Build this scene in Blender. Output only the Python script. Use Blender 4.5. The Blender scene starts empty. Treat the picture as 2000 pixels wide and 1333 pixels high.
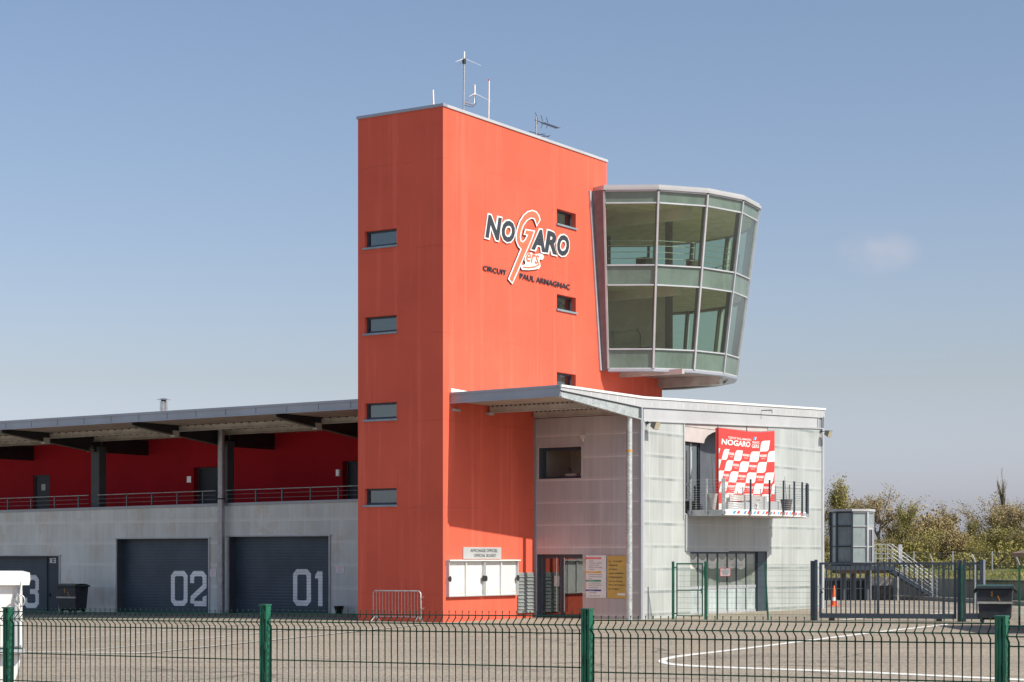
import bpy, math, random
from math import radians as R, sin, cos, pi, atan2, sqrt, floor
from mathutils import Vector, Matrix
random.seed(7)
sc = bpy.context.scene
C = bpy.data.collections.new("scene"); sc.collection.children.link(C)

# ---------------------------------------------------------------- camera, sky, sun
F = 3774.0                       # focal length in photo pixels (2000 wide)
EYE = 2.3
HZ = 1090.0                      # horizon row
cam = bpy.data.cameras.new("camera"); co = bpy.data.objects.new("camera", cam); C.objects.link(co)
co.location = (0, 0, EYE); co.rotation_euler = (R(90), 0, 0)
cam.sensor_width = 36; cam.lens = F/2000*36; cam.shift_y = (HZ-666.5)/2000
cam.clip_start = 0.1; cam.clip_end = 6000
sc.camera = co
SUN_EL = R(43.5); SUN_AZ = R(121.3)       # azimuth clockwise from +Y
w = bpy.data.worlds.new("World"); sc.world = w; w.use_nodes = True
nt = w.node_tree; bg = nt.nodes["Background"]
sky = nt.nodes.new("ShaderNodeTexSky"); sky.sky_type = 'NISHITA'; sky.sun_disc = False
sky.sun_elevation = SUN_EL; sky.sun_rotation = SUN_AZ
sky.altitude = 100; sky.air_density = 1.2; sky.dust_density = 1.6; sky.ozone_density = 2.0
# spring haze whitens the sky towards the horizon; one faint wisp of cloud on the right
tc = nt.nodes.new("ShaderNodeTexCoord"); sx = nt.nodes.new("ShaderNodeSeparateXYZ"); nt.links.new(tc.outputs['Generated'], sx.inputs[0])
mr = nt.nodes.new("ShaderNodeMapRange"); nt.links.new(sx.outputs[2], mr.inputs[0]); mr.inputs[1].default_value = 0.0; mr.inputs[2].default_value = 0.34
mr.inputs[3].default_value = 1.0; mr.inputs[4].default_value = 0.0
tm = nt.nodes.new("ShaderNodeMix"); tm.data_type = 'RGBA'; nt.links.new(mr.outputs[0], tm.inputs[0])
tm.inputs[6].default_value = (1.08, 1.06, 1.09, 1); tm.inputs[7].default_value = (1.17, 1.05, 1.21, 1)
mr3 = nt.nodes.new("ShaderNodeMapRange"); nt.links.new(sx.outputs[2], mr3.inputs[0]); mr3.inputs[1].default_value = 0.0; mr3.inputs[2].default_value = 0.09; mr3.inputs[3].default_value = 1.0; mr3.inputs[4].default_value = 0.0
tm3 = nt.nodes.new("ShaderNodeMix"); tm3.data_type = 'RGBA'; nt.links.new(mr3.outputs[0], tm3.inputs[0]); nt.links.new(tm.outputs[2], tm3.inputs[6]); tm3.inputs[7].default_value = (1.24, 1.36, 2.15, 1)
tp = nt.nodes.new("ShaderNodeMix"); tp.data_type = 'RGBA'; tp.blend_type = 'MULTIPLY'; tp.inputs[0].default_value = 1
nt.links.new(sky.outputs[0], tp.inputs[6]); nt.links.new(tm3.outputs[2], tp.inputs[7])
cd = nt.nodes.new("ShaderNodeVectorMath"); cd.operation = 'DISTANCE'
cm_ = nt.nodes.new("ShaderNodeMapping"); cm_.inputs['Scale'].default_value = (1, 1, 1.9)
cn = nt.nodes.new("ShaderNodeTexNoise"); cn.inputs['Scale'].default_value = 26; cn.inputs['Detail'].default_value = 6; nt.links.new(tc.outputs['Generated'], cn.inputs['Vector'])
nt.links.new(tc.outputs['Generated'], cm_.inputs[0]); nt.links.new(cm_.outputs[0], cd.inputs[0])
_d = Vector(((1712-1000)/F, 1, (HZ-492)/F)).normalized(); cd.inputs[1].default_value = (_d.x, _d.y, _d.z*1.9)
cr_ = nt.nodes.new("ShaderNodeMapRange"); nt.links.new(cd.outputs[1], cr_.inputs[0]); cr_.inputs[1].default_value = 0.004; cr_.inputs[2].default_value = 0.024; cr_.inputs[3].default_value = 1; cr_.inputs[4].default_value = 0
cq = nt.nodes.new("ShaderNodeMapRange"); nt.links.new(cn.outputs[0], cq.inputs[0]); cq.inputs[1].default_value = 0.4; cq.inputs[2].default_value = 0.75; cq.inputs[3].default_value = 0; cq.inputs[4].default_value = 0.6
cm2 = nt.nodes.new("ShaderNodeMath"); cm2.operation = 'MULTIPLY'; nt.links.new(cr_.outputs[0], cm2.inputs[0]); nt.links.new(cq.outputs[0], cm2.inputs[1])
cx_ = nt.nodes.new("ShaderNodeMix"); cx_.data_type = 'RGBA'; nt.links.new(cm2.outputs[0], cx_.inputs[0]); nt.links.new(tp.outputs[2], cx_.inputs[6]); cx_.inputs[7].default_value = (7.0, 6.1, 6.3, 1)
nt.links.new(cx_.outputs[2], bg.inputs[0]); bg.inputs[1].default_value = 0.104
sd = bpy.data.lights.new("sun", 'SUN'); so = bpy.data.objects.new("sun", sd); C.objects.link(so)
sd.energy = 5.0; sd.angle = R(0.5); sd.color = (1.0, 0.945, 0.81)
sv = Vector((sin(SUN_AZ)*cos(SUN_EL), cos(SUN_AZ)*cos(SUN_EL), sin(SUN_EL)))
so.rotation_euler = sv.to_track_quat('Z', 'Y').to_euler(); so.location = (40, -30, 60)
sc.view_settings.view_transform = 'Standard'; sc.view_settings.look = 'None'
sc.view_settings.exposure = 0.12; sc.view_settings.gamma = 1.0
sc.cycles.max_bounces = 8; sc.cycles.transparent_max_bounces = 24

# ---------------------------------------------------------------- building frame
# local x = u (along the tower's narrow face, towards the right), local y = s (into depth)
OX, OY = -2.45, 68.6
BR = R(-32.9); CU, SU = cos(BR), sin(BR)      # u axis = (CU, SU), s axis = (-SU, CU)
def W(u, s, z=0): return Vector((OX+CU*u-SU*s, OY+SU*u+CU*s, z))
def toB(X, Y): dx, dy = X-OX, Y-OY; return (CU*dx+SU*dy, -SU*dx+CU*dy)
# measured photo position -> point on a real plane of the building frame
def ps(x, y, s):
    k = (x-1000)/F; ax = OX-SU*s; ay = OY+CU*s
    u = (k*ay-ax)/(CU-k*SU); Y = ay+SU*u
    return u, EYE+(HZ-y)*Y/F
def pu(x, y, u):
    k = (x-1000)/F; ax = OX+CU*u; ay = OY+SU*u
    s = (k*ay-ax)/(-SU-k*CU); Y = ay+CU*s
    return s, EYE+(HZ-y)*Y/F
def py(x, y, Y): return (x-1000)/F*Y, EYE+(HZ-y)*Y/F      # point on a frontal plane
def gz(X, Y):
    u, s = toB(X, Y)
    a = max(-45.0, min(0.0, u+9))*0.0146 if Y < 140 else 0
    f = max(0.0, min(1.0, (130-Y)/30))
    return a*f + 0.0042*max(0.0, min(22.0, s))
def pg(x, y):
    Y = 60.0
    for i in range(30):
        X = (x-1000)/F*Y; Y = (EYE-gz(X, Y))*F/(y-HZ)
    return (x-1000)/F*Y, Y

# ---------------------------------------------------------------- materials
MATS = {}
class NT:
    def __init__(s, name):
        s.m = bpy.data.materials.new(name); s.m.use_nodes = True; s.t = s.m.node_tree
        s.p = s.t.nodes["Principled BSDF"]; s.out = s.t.nodes["Material Output"]; MATS[name] = s.m
    def n(s, t, **k):
        x = s.t.nodes.new("ShaderNode"+t)
        for a, b in k.items(): setattr(x, a, b)
        return x
    def l(s, a, b): s.t.links.new(a, b)
    def put(s, sock, v):
        if isinstance(v, (int, float, tuple, list)): sock.default_value = v
        else: s.l(v, sock)
    def math(s, op, a, b=None, c=None):
        x = s.n("Math", operation=op); s.put(x.inputs[0], a)
        if b is not None: s.put(x.inputs[1], b)
        if c is not None: s.put(x.inputs[2], c)
        return x.outputs[0]
    def mix(s, f, a, b, mode='MIX'):
        x = s.n("Mix", data_type='RGBA', blend_type=mode); s.put(x.inputs[0], f)
        s.put(x.inputs[6], (*a, 1) if isinstance(a, tuple) and len(a) == 3 else a)
        s.put(x.inputs[7], (*b, 1) if isinstance(b, tuple) and len(b) == 3 else b)
        return x.outputs[2]
    def obj(s): return s.n("TexCoord").outputs['Object']
    def geo(s): return s.n("NewGeometry").outputs['Position']
    def xyz(s, v):
        x = s.n("SeparateXYZ"); s.l(v, x.inputs[0]); return x.outputs
    def noise(s, v, scale, detail=4, rough=0.5, stretch=None):
        if stretch:
            mp = s.n("Mapping"); mp.inputs['Scale'].default_value = stretch; s.l(v, mp.inputs[0]); v = mp.outputs[0]
        x = s.n("TexNoise"); x.inputs['Scale'].default_value = scale; x.inputs['Detail'].default_value = detail
        x.inputs['Roughness'].default_value = rough; s.l(v, x.inputs['Vector'])
        e = s.n("Math", operation='MULTIPLY_ADD'); s.l(x.outputs[0], e.inputs[0]); e.inputs[1].default_value = 1.7; e.inputs[2].default_value = -0.35
        return e.outputs[0]      # widen the narrow range of the noise
    def ramp(s, v, lo, hi, a=0.0, b=1.0):
        x = s.n("MapRange"); s.put(x.inputs[0], v); x.inputs[1].default_value = lo; x.inputs[2].default_value = hi
        x.inputs[3].default_value = a; x.inputs[4].default_value = b; return x.outputs[0]
    def bump(s, h, strength=0.3, dist=0.01):
        x = s.n("Bump"); x.inputs['Strength'].default_value = strength; x.inputs['Distance'].default_value = dist
        s.l(h, x.inputs['Height']); s.l(x.outputs[0], s.p.inputs['Normal'])
    def line(s, v, period, width, off=0.0):       # 1 on a line of given width, each period
        a = s.math('SUBTRACT', v, off); a = s.math('DIVIDE', a, period); a = s.math('FRACT', a)
        return s.math('LESS_THAN', a, width/period)
    def set(s, col=None, rough=None, metal=None, coat=None, coatr=None, spec=None):
        if col is not None: s.put(s.p.inputs['Base Color'], (*col, 1) if isinstance(col, tuple) and len(col) == 3 else col)
        if rough is not None: s.put(s.p.inputs['Roughness'], rough)
        if metal is not None: s.p.inputs['Metallic'].default_value = metal
        if coat is not None: s.p.inputs['Coat Weight'].default_value = coat
        if coatr is not None: s.p.inputs['Coat Roughness'].default_value = coatr
        if spec is not None: s.p.inputs['Specular IOR Level'].default_value = spec
        return s.m

def simple(name, col, rough=0.6, metal=0.0, var=0.12, scale=3.0, bump=0.0, spec=None):
    t = NT(name); v = t.obj(); nz = t.noise(v, scale, 5, 0.6)
    c2 = tuple(x*(1-var) for x in col); c1 = tuple(min(1, x*(1+var*0.7)) for x in col)
    f = t.ramp(nz, 0.3, 0.7)
    t.set(t.mix(f, c2, c1), rough, metal, spec=spec)
    if bump: t.bump(t.noise(v, scale*14, 3), bump, 0.01)
    return t.m

def render_mat(name, col, streak=0.0):
    t = NT(name); v = t.obj(); x, y, z = t.xyz(v)
    h = t.math('ADD', x, y)
    big = t.noise(v, 0.35, 4, 0.6); fine = t.noise(v, 60, 3, 0.6)
    st = t.noise(v, 1.0, 4, 0.7, (2.6, 2.6, 0.09))
    c = t.mix(t.ramp(big, 0.3, 0.7), tuple(a*0.93 for a in col), tuple(min(1, a*1.05) for a in col))
    c = t.mix(t.math('MULTIPLY', t.ramp(st, 0.55, 0.75), streak), c, tuple(min(1, a*1.15+0.02) for a in col))
    # faint construction joints: upright every 2.9 m, level every 3.1 m, a little wavy
    wob = t.math('MULTIPLY', t.noise(v, 0.9, 2), 0.12)
    jv = t.line(t.math('ADD', h, wob), 2.35, 0.035, 0.4)
    jh = t.line(t.math('ADD', z, wob), 3.1, 0.03, 1.05)
    j = t.math('MULTIPLY', t.math('MAXIMUM', jv, jh), t.ramp(t.noise(v, 0.8, 3), 0.42, 0.62, 0.0, 0.5))
    c = t.mix(j, c, tuple(a*0.72 for a in col))
    chips = t.math('GREATER_THAN', t.noise(v, 5.5, 3, 0.6, (1.6, 1.6, 0.5)), 0.90)
    c = t.mix(t.math('MULTIPLY', chips, streak), c, tuple(min(1, a*1.2+0.16) for a in col))
    t.set(c, 0.85, spec=0.25); t.bump(fine, 0.25, 0.006)
    return t.m
M_orange = render_mat("orange_render", (0.68, 0.119, 0.072), 0.6)
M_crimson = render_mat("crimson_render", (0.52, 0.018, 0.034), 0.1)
M_ledge = simple("grey_sill_paint", (0.26, 0.33, 0.38), 0.45, 0.2)
M_fascia = simple("lacquered_fascia_metal", (0.36, 0.385, 0.43), 0.38, 0.35, 0.06, 0.8)
M_fasciaw = simple("pale_lacquered_metal", (0.50, 0.51, 0.53), 0.4, 0.15, 0.06, 0.6)
M_mullion = simple("mullion_aluminium", (0.50, 0.515, 0.545), 0.4, 0.25, 0.08, 1.5)
M_mullin = simple("dark_green_mullion", (0.05, 0.065, 0.05), 0.5, 0.1)
M_return = simple("grey_return_panel", (0.15, 0.15, 0.165), 0.5, 0.1)
M_slate = simple("slate_painted_steel", (0.045, 0.062, 0.085), 0.45, 0.1, 0.12, 1.5)
M_dark = simple("dark_grey_steel", (0.028, 0.031, 0.036), 0.55, 0.1, 0.2, 2)
M_pillar = simple("pillar_paint", (0.075, 0.092, 0.11), 0.6, 0, 0.1, 1)
M_black = simple("black_rubber", (0.015, 0.015, 0.016), 0.7)
M_white = simple("white_paint", (0.78, 0.78, 0.77), 0.5, 0, 0.05)
M_paper = simple("white_printed_sheet", (0.93, 0.93, 0.95), 0.5, 0, 0.03)
M_tarp = simple("white_tarpaulin", (0.80, 0.79, 0.78), 0.45, 0, 0.04, 1.2, 0.1)
M_letterd = simple("lettering_dark", (0.035, 0.042, 0.055), 0.5)
M_salmon = simple("salmon_logo_paint", (0.78, 0.16, 0.085), 0.5, 0, 0.04)
M_green = simple("green_powder_coat", (0.012, 0.125, 0.075), 0.33, 0.1, 0.25, 2.5)
M_wireg = simple("green_coated_wire", (0.008, 0.075, 0.046), 0.4, 0.1)
M_greenl = simple("green_lid_plastic", (0.03, 0.075, 0.06), 0.4, 0, 0.2, 3)
M_binbody = simple("grey_bin_plastic", (0.040, 0.046, 0.055), 0.5, 0, 0.2, 4)
M_corten = simple("beige_soffit_steel", (0.50, 0.43, 0.37), 0.6, 0.1, 0.12, 1.2)
M_sofbeam = simple("galvanised_purlin", (0.52, 0.50, 0.46), 0.5, 0.1, 0.15, 2)
M_inside = simple("interior_wall_beige", (0.68, 0.63, 0.54), 0.8, 0, 0.1, 1)
M_insidec = simple("interior_ceiling", (0.66, 0.60, 0.44), 0.85, 0, 0.14, 2.2)
M_insided = simple("interior_dark", (0.06, 0.055, 0.05), 0.8)
M_blindrefl = simple("blind_and_reflection", (0.60, 0.60, 0.56), 0.8, 0, 0.2, 2.5)
M_pink = simple("pinkish_cement_board", (0.52, 0.475, 0.46), 0.6, 0, 0.06, 1.5)
M_niche = simple("blue_grey_niche_metal", (0.12, 0.135, 0.16), 0.5, 0.3, 0.15, 1)
M_red = simple("banner_red", (0.80, 0.05, 0.045), 0.55, 0, 0.06)
M_gold = simple("gold_sign_plate", (0.50, 0.36, 0.10), 0.35, 0.5, 0.08, 2)
M_yellow = simple("sign_yellow", (0.75, 0.42, 0.03), 0.5)
M_signg = simple("sign_green", (0.02, 0.30, 0.18), 0.5)
M_signb = simple("sign_blue", (0.03, 0.05, 0.28), 0.5)
M_cyan = simple("sign_cyan", (0.06, 0.35, 0.60), 0.5)
M_cone = simple("cone_orange", (0.85, 0.13, 0.03), 0.5)
M_plate = simple("brushed_sign_plate", (0.55, 0.57, 0.58), 0.4, 0.3, 0.05, 2)
M_pot = simple("white_planter", (0.58, 0.56, 0.53), 0.6)
M_potd = simple("dark_planter", (0.12, 0.11, 0.11), 0.6)
M_stainless = simple("stainless_steel", (0.6, 0.6, 0.6), 0.28, 0.9, 0.1, 4)
M_wood = simple("weathered_board", (0.20, 0.15, 0.10), 0.8, 0, 0.3, 4)
M_bark = simple("bark", (0.32, 0.26, 0.20), 0.9, 0, 0.3, 6)
M_barkl = simple("pale_bark", (0.26, 0.225, 0.18), 0.9, 0, 0.2, 6)
M_amber = simple("amber_sticker", (0.7, 0.33, 0.03), 0.5)

def galv(name, col, sc_=30):
    t = NT(name); v = t.obj(); vo = t.n("TexVoronoi"); vo.inputs['Scale'].default_value = sc_; t.l(v, vo.inputs['Vector'])
    x = t.xyz(vo.outputs['Color'])
    f = t.ramp(t.math('ADD', x[0], t.noise(v, 3, 3)), 0.3, 1.6)
    t.set(t.mix(f, tuple(a*0.72 for a in col), tuple(a*1.2 for a in col)), 0.42, 0.55); return t.m
M_galv = galv("galvanised_steel", (0.42, 0.43, 0.45))
M_galvl = galv("bright_galvanised_steel", (0.56, 0.60, 0.60), 22)

def poly_mat(name, col, seamcol, seamw, ribcol, rib=0.6, z0=0.98, dz=0.845, seamf=0.8, ribf=0.5, tilt=0.0, warm=None, rough=0.35):
    t = NT(name); v = t.obj(); x, y, z = t.xyz(v)
    h = t.math('ADD', x, y)
    zz = t.math('ADD', z, t.math('MULTIPLY', x, -tilt)) if tilt else z
    bigv = t.noise(v, 0.55, 4, 0.6, (1.0, 1.0, 0.35)); band = t.noise(v, 1.0, 3, 0.6, (3.2, 3.2, 0.25))
    smg = t.noise(v, 0.7, 5, 0.65)
    c = t.mix(t.ramp(bigv, 0.3, 0.72), tuple(a*0.80 for a in col), tuple(min(1, a*1.08) for a in col))
    c = t.mix(t.math('MULTIPLY', t.ramp(band, 0.35, 0.7), 0.35), c, tuple(min(1, a*1.15) for a in col))
    # each sheet between ribs has a slightly different tone
    cell = t.math('FLOOR', t.math('DIVIDE', h, rib)); rowi = t.math('FLOOR', t.math('DIVIDE', t.math('SUBTRACT', zz, z0), dz))
    wn = t.n("TexWhiteNoise", noise_dimensions='2D'); cx = t.n("CombineXYZ"); t.l(cell, cx.inputs[0]); t.l(rowi, cx.inputs[1]); t.l(cx.outputs[0], wn.inputs['Vector'])
    c = t.mix(t.math('MULTIPLY', wn.outputs[0], 0.4), c, tuple(a*0.76 for a in col))
    if warm: c = t.mix(t.math('MULTIPLY', t.ramp(smg, 0.52, 0.75), 0.6), c, warm)
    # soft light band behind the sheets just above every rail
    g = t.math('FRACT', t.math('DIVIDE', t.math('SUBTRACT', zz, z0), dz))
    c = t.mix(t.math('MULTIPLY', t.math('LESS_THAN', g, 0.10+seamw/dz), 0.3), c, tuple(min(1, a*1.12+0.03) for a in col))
    fade = t.ramp(t.noise(v, 0.8, 3), 0.3, 0.65, 0.35, 1.0)
    sm = t.line(zz, dz, seamw, z0); rb = t.line(h, rib, 0.03, 0.1)
    c = t.mix(t.math('MULTIPLY', t.math('MULTIPLY', sm, seamf), fade), c, seamcol)
    c = t.mix(t.math('MULTIPLY', rb, ribf), c, ribcol)
    # drips and scuffs
    dr = t.noise(v, 1.0, 4, 0.7, (7, 7, 0.4)); c = t.mix(t.math('MULTIPLY', t.ramp(dr, 0.58, 0.8), 0.25), c, tuple(a*0.6 for a in col))
    t.set(c, rough, coat=0.65, coatr=0.16)
    fl = t.line(h, 0.05, 0.012); t.bump(t.math('ADD', t.math('MULTIPLY', fl, 0.04), t.math('MULTIPLY', t.noise(v, 1.1, 2), 0.8)), 0.25, 0.02)
    return t.m
M_polyf = poly_mat("polycarbonate_facade", (0.45, 0.482, 0.475), (0.20, 0.235, 0.24), 0.10, (0.60, 0.62, 0.60))
M_polye = poly_mat("polycarbonate_entrance", (0.47, 0.455, 0.46), (0.66, 0.62, 0.61), 0.05, (0.58, 0.55, 0.55), seamf=0.9, ribf=0.35)
M_polyg = poly_mat("polycarbonate_garage", (0.72, 0.76, 0.74), (0.80, 0.81, 0.79), 0.05, (0.76, 0.78, 0.76), 0.72, 1.0, 0.95, 0.8, 0.6, 0.0, (0.58, 0.49, 0.39), 0.4)
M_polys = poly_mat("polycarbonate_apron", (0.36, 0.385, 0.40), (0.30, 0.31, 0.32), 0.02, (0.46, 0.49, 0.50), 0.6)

def slat_mat(name, col, per):
    t = NT(name); v = t.obj(); x, y, z = t.xyz(v)
    f = t.math('FRACT', t.math('DIVIDE', z, per)); ln = t.math('LESS_THAN', f, 0.12)
    c = t.mix(t.ramp(t.noise(v, 0.9, 4), 0.3, 0.7), tuple(a*0.86 for a in col), tuple(a*1.1 for a in col))
    sp = t.math('GREATER_THAN', t.noise(v, 3.5, 4, 0.7), 0.93)
    c = t.mix(t.math('MULTIPLY', sp, 0.3), c, (0.3, 0.32, 0.34))
    t.set(t.mix(t.math('MULTIPLY', ln, 0.55), c, tuple(a*0.45 for a in col)), 0.42, 0.15)
    t.bump(t.math('PINGPONG', f, 0.5), 0.6, 0.012); return t.m
M_door = slat_mat("sectional_door_slate", (0.062, 0.090, 0.122), 0.13)
M_letter = slat_mat("stencilled_white_paint", (0.93, 0.95, 0.97), 0.13)
M_louvre = slat_mat("grey_louvre", (0.30, 0.33, 0.33), 0.135)

def glass(name, tint, refl=1.0, rough=0.0):
    t = NT(name); t.t.nodes.remove(t.p)
    tr = t.n("BsdfTransparent"); tr.inputs[0].default_value = (*tint, 1)
    gl = t.n("BsdfGlossy"); gl.inputs['Roughness'].default_value = rough; gl.inputs[0].default_value = (0.9, 0.97, 0.95, 1)
    # very slight waviness of float glass
    nz = t.noise(t.obj(), 0.6, 2); b = t.n("Bump"); b.inputs['Strength'].default_value = 0.08; b.inputs['Distance'].default_value = 0.02
    t.l(nz, b.inputs['Height']); t.l(b.outputs[0], gl.inputs['Normal'])
    ge = t.n("NewGeometry"); dt = t.n("VectorMath", operation='DOT_PRODUCT'); t.l(ge.outputs['Normal'], dt.inputs[0]); t.l(ge.outputs['Incoming'], dt.inputs[1])
    k5 = t.math('POWER', t.math('SUBTRACT', 1.0, t.math('ABSOLUTE', dt.outputs['Value'])), 5.0)     # Schlick, alike from both sides
    f = t.math('MINIMUM', t.math('MULTIPLY', t.math('ADD', t.math('MULTIPLY', k5, 0.95), 0.045), 1.9*refl), 1.0)
    mx = t.n("MixShader"); t.l(f, mx.inputs[0]); t.l(tr.outputs[0], mx.inputs[1]); t.l(gl.outputs[0], mx.inputs[2])
    t.l(mx.outputs[0], t.out.inputs[0]); return t.m
M_glass = glass("green_tinted_glass", (0.62, 0.74, 0.63), 1.15)
M_glassw = glass("window_glass", (0.50, 0.54, 0.57), 1.9)
M_glassd = glass("clear_glass", (0.80, 0.80, 0.79), 0.45)
M_acryl = glass("cabinet_acrylic", (0.95, 0.95, 0.95), 0.25)
def frost(name, col, rough=0.25):
    t = NT(name); v = t.obj()
    n1 = t.noise(v, 0.8, 4, 0.6); n2 = t.noise(v, 1.0, 4, 0.7, (5, 5, 0.8))
    c = t.mix(t.ramp(n1, 0.3, 0.7), tuple(a*0.82 for a in col), tuple(a*1.1 for a in col))
    c = t.mix(t.math('MULTIPLY', t.ramp(n2, 0.5, 0.75), 0.25), c, tuple(min(1, a*1.4) for a in col))
    t.set(c, rough, coat=0.6, coatr=0.03); return t.m
M_spand = frost("green_spandrel_glass", (0.135, 0.195, 0.165))
M_winup = frost("upper_pane_glass", (0.24, 0.27, 0.25), 0.12)
M_boothgl = frost("frosted_booth_glass", (0.26, 0.32, 0.33))
M_winlow = frost("frosted_lower_panes", (0.46, 0.53, 0.54))

def asphalt():
    t = NT("asphalt"); v = t.geo()
    big = t.noise(v, 0.09, 5, 0.6); mid = t.noise(v, 0.9, 5, 0.65); fine = t.noise(v, 26, 4, 0.8)
    # tyre-polished and repaired bands running across the yard
    mp = t.n("Mapping"); mp.inputs['Rotation'].default_value = (0, 0, R(3)); mp.inputs['Scale'].default_value = (0.05, 0.5, 1); t.l(v, mp.inputs[0])
    band = t.noise(mp.outputs[0], 1.0, 6, 0.7)
    c = t.mix(t.ramp(big, 0.3, 0.7), (0.315, 0.262, 0.20), (0.385, 0.325, 0.255))
    c = t.mix(t.math('MULTIPLY', t.ramp(mid, 0.35, 0.75), 0.25), c, (0.225, 0.195, 0.165))
    c = t.mix(t.math('MULTIPLY', t.ramp(band, 0.52, 0.68), 0.55), c, (0.155, 0.135, 0.115))
    bl = t.noise(v, 1.0, 5, 0.7, (0.30, 0.62, 1)); msk = t.ramp(t.noise(v, 0.06, 3), 0.4, 0.6, 0.35, 1.0)
    c = t.mix(t.math('MULTIPLY', t.math('MULTIPLY', t.ramp(bl, 0.53, 0.66), msk), 0.8), c, (0.13, 0.11, 0.092))
    gr = t.noise(v, 1.0, 2, 0.9, (13, 3.2, 1)); c = t.mix(t.ramp(gr, 0.45, 0.7, 0.0, 0.85), c, (0.46, 0.405, 0.33))
    gr2 = t.noise(v, 1.0, 2, 0.9, (15, 3.9, 1)); c = t.mix(t.ramp(gr2, 0.5, 0.75, 0.0, 0.8), c, (0.17, 0.145, 0.12))
    sp = t.noise(v, 0.35, 6, 0.75, (1, 0.6, 1)); c = t.mix(t.math('MULTIPLY', t.ramp(sp, 0.74, 0.84), 0.5), c, (0.12, 0.085, 0.065))
    c = t.mix(t.math('MULTIPLY', t.ramp(fine, 0.3, 0.75), 0.3), c, (0.44, 0.39, 0.33))
    c = t.mix(t.math('MULTIPLY', t.ramp(t.noise(v, 13, 3, 0.75), 0.48, 0.66), 0.5), c, (0.15, 0.13, 0.11))
    # worn tyre arcs
    vo = t.n("TexVoronoi", feature='DISTANCE_TO_EDGE'); vo.inputs['Scale'].default_value = 0.11
    m2 = t.n("Mapping"); m2.inputs['Scale'].default_value = (0.45, 1.0, 1); wv = t.n("VectorMath", operation='ADD')
    nn = t.n("TexNoise"); nn.inputs['Scale'].default_value = 0.25; t.l(v, nn.inputs['Vector']); t.l(v, wv.inputs[0])
    sc2 = t.n("VectorMath", operation='SCALE'); t.l(nn.outputs['Color'], sc2.inputs[0]); sc2.inputs['Scale'].default_value = 5
    t.l(sc2.outputs[0], wv.inputs[1]); t.l(wv.outputs[0], m2.inputs[0]); t.l(m2.outputs[0], vo.inputs['Vector'])
    c = t.mix(t.math('MULTIPLY', t.math('LESS_THAN', vo.outputs[0], 0.006), 0.5), c, (0.10, 0.09, 0.08))
    t.set(c, 0.9, spec=0.2); t.bump(fine, 0.5, 0.01); return t.m
M_asphalt = asphalt()
def roadpaint():
    t = NT("worn_road_paint"); v = t.geo()
    c = t.mix(t.ramp(t.noise(v, 9, 5, 0.75), 0.5, 0.72), (0.78, 0.77, 0.74), (0.42, 0.38, 0.33)); t.set(c, 0.8); return t.m
M_paint = roadpaint()
def roadpaintw():
    t = NT("faded_road_paint"); v = t.geo()
    c = t.mix(t.ramp(t.noise(v, 6, 5, 0.75), 0.35, 0.62), (0.66, 0.63, 0.58), (0.32, 0.28, 0.235)); t.set(c, 0.8); return t.m
M_paintw = roadpaintw()
def concrete(name, col, stain):
    t = NT(name); v = t.geo()
    c = t.mix(t.ramp(t.noise(v, 0.8, 5, 0.65), 0.3, 0.7), tuple(a*0.8 for a in col), tuple(a*1.1 for a in col))
    c = t.mix(t.math('MULTIPLY', t.ramp(t.noise(v, 1, 4, 0.7, (2, 2, 0.3)), 0.45, 0.7), 0.6), c, stain)
    t.set(c, 0.9); t.bump(t.noise(v, 20, 4), 0.3, 0.01); return t.m
M_conc = concrete("retaining_concrete", (0.30, 0.27, 0.22), (0.14, 0.12, 0.095))
M_conc2 = concrete("kerb_concrete", (0.36, 0.33, 0.28), (0.22, 0.19, 0.16))
def grassm():
    t = NT("grass_ground"); v = t.geo()
    c = t.mix(t.ramp(t.noise(v, 0.8, 6, 0.7), 0.35, 0.65), (0.075, 0.10, 0.022), (0.17, 0.20, 0.055))
    c = t.mix(t.math('MULTIPLY', t.ramp(t.noise(v, 0.25, 4, 0.6), 0.5, 0.7), 0.6), c, (0.22, 0.18, 0.10))
    t.set(c, 0.95, spec=0.1); t.bump(t.noise(v, 9, 4), 0.8, 0.08); return t.m
M_grass = grassm()
def leafm(name, a, b):
    t = NT(name); v = t.obj(); ri = t.n("ObjectInfo").outputs['Random']
    f = t.ramp(t.noise(v, 0.9, 3, 0.7), 0.35, 0.65)
    wn = t.n("TexWhiteNoise"); t.l(t.noise(v, 30, 0), wn.inputs['Vector'])
    c = t.mix(f, a, b); c = t.mix(t.math('MULTIPLY', wn.outputs[0], 0.5), c, tuple(x*0.5 for x in a))
    c = t.mix(t.math('MULTIPLY', ri, 0.35), c, (0.30, 0.25, 0.10))
    t.set(c, 0.7, spec=0.2); t.p.inputs['Transmission Weight'].default_value = 0
    return t.m
M_leafy = leafm("spring_foliage", (0.26, 0.24, 0.06), (0.46, 0.41, 0.12))
M_leafb = leafm("budding_foliage", (0.31, 0.24, 0.125), (0.50, 0.39, 0.20))
M_leafd = leafm("hedge_foliage", (0.16, 0.145, 0.045), (0.34, 0.29, 0.10))
def fog_wire(name, col):
    return simple(name, col, 0.5, 0.2)
M_wire = fog_wire("fence_wire_grey", (0.17, 0.18, 0.17))

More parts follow.
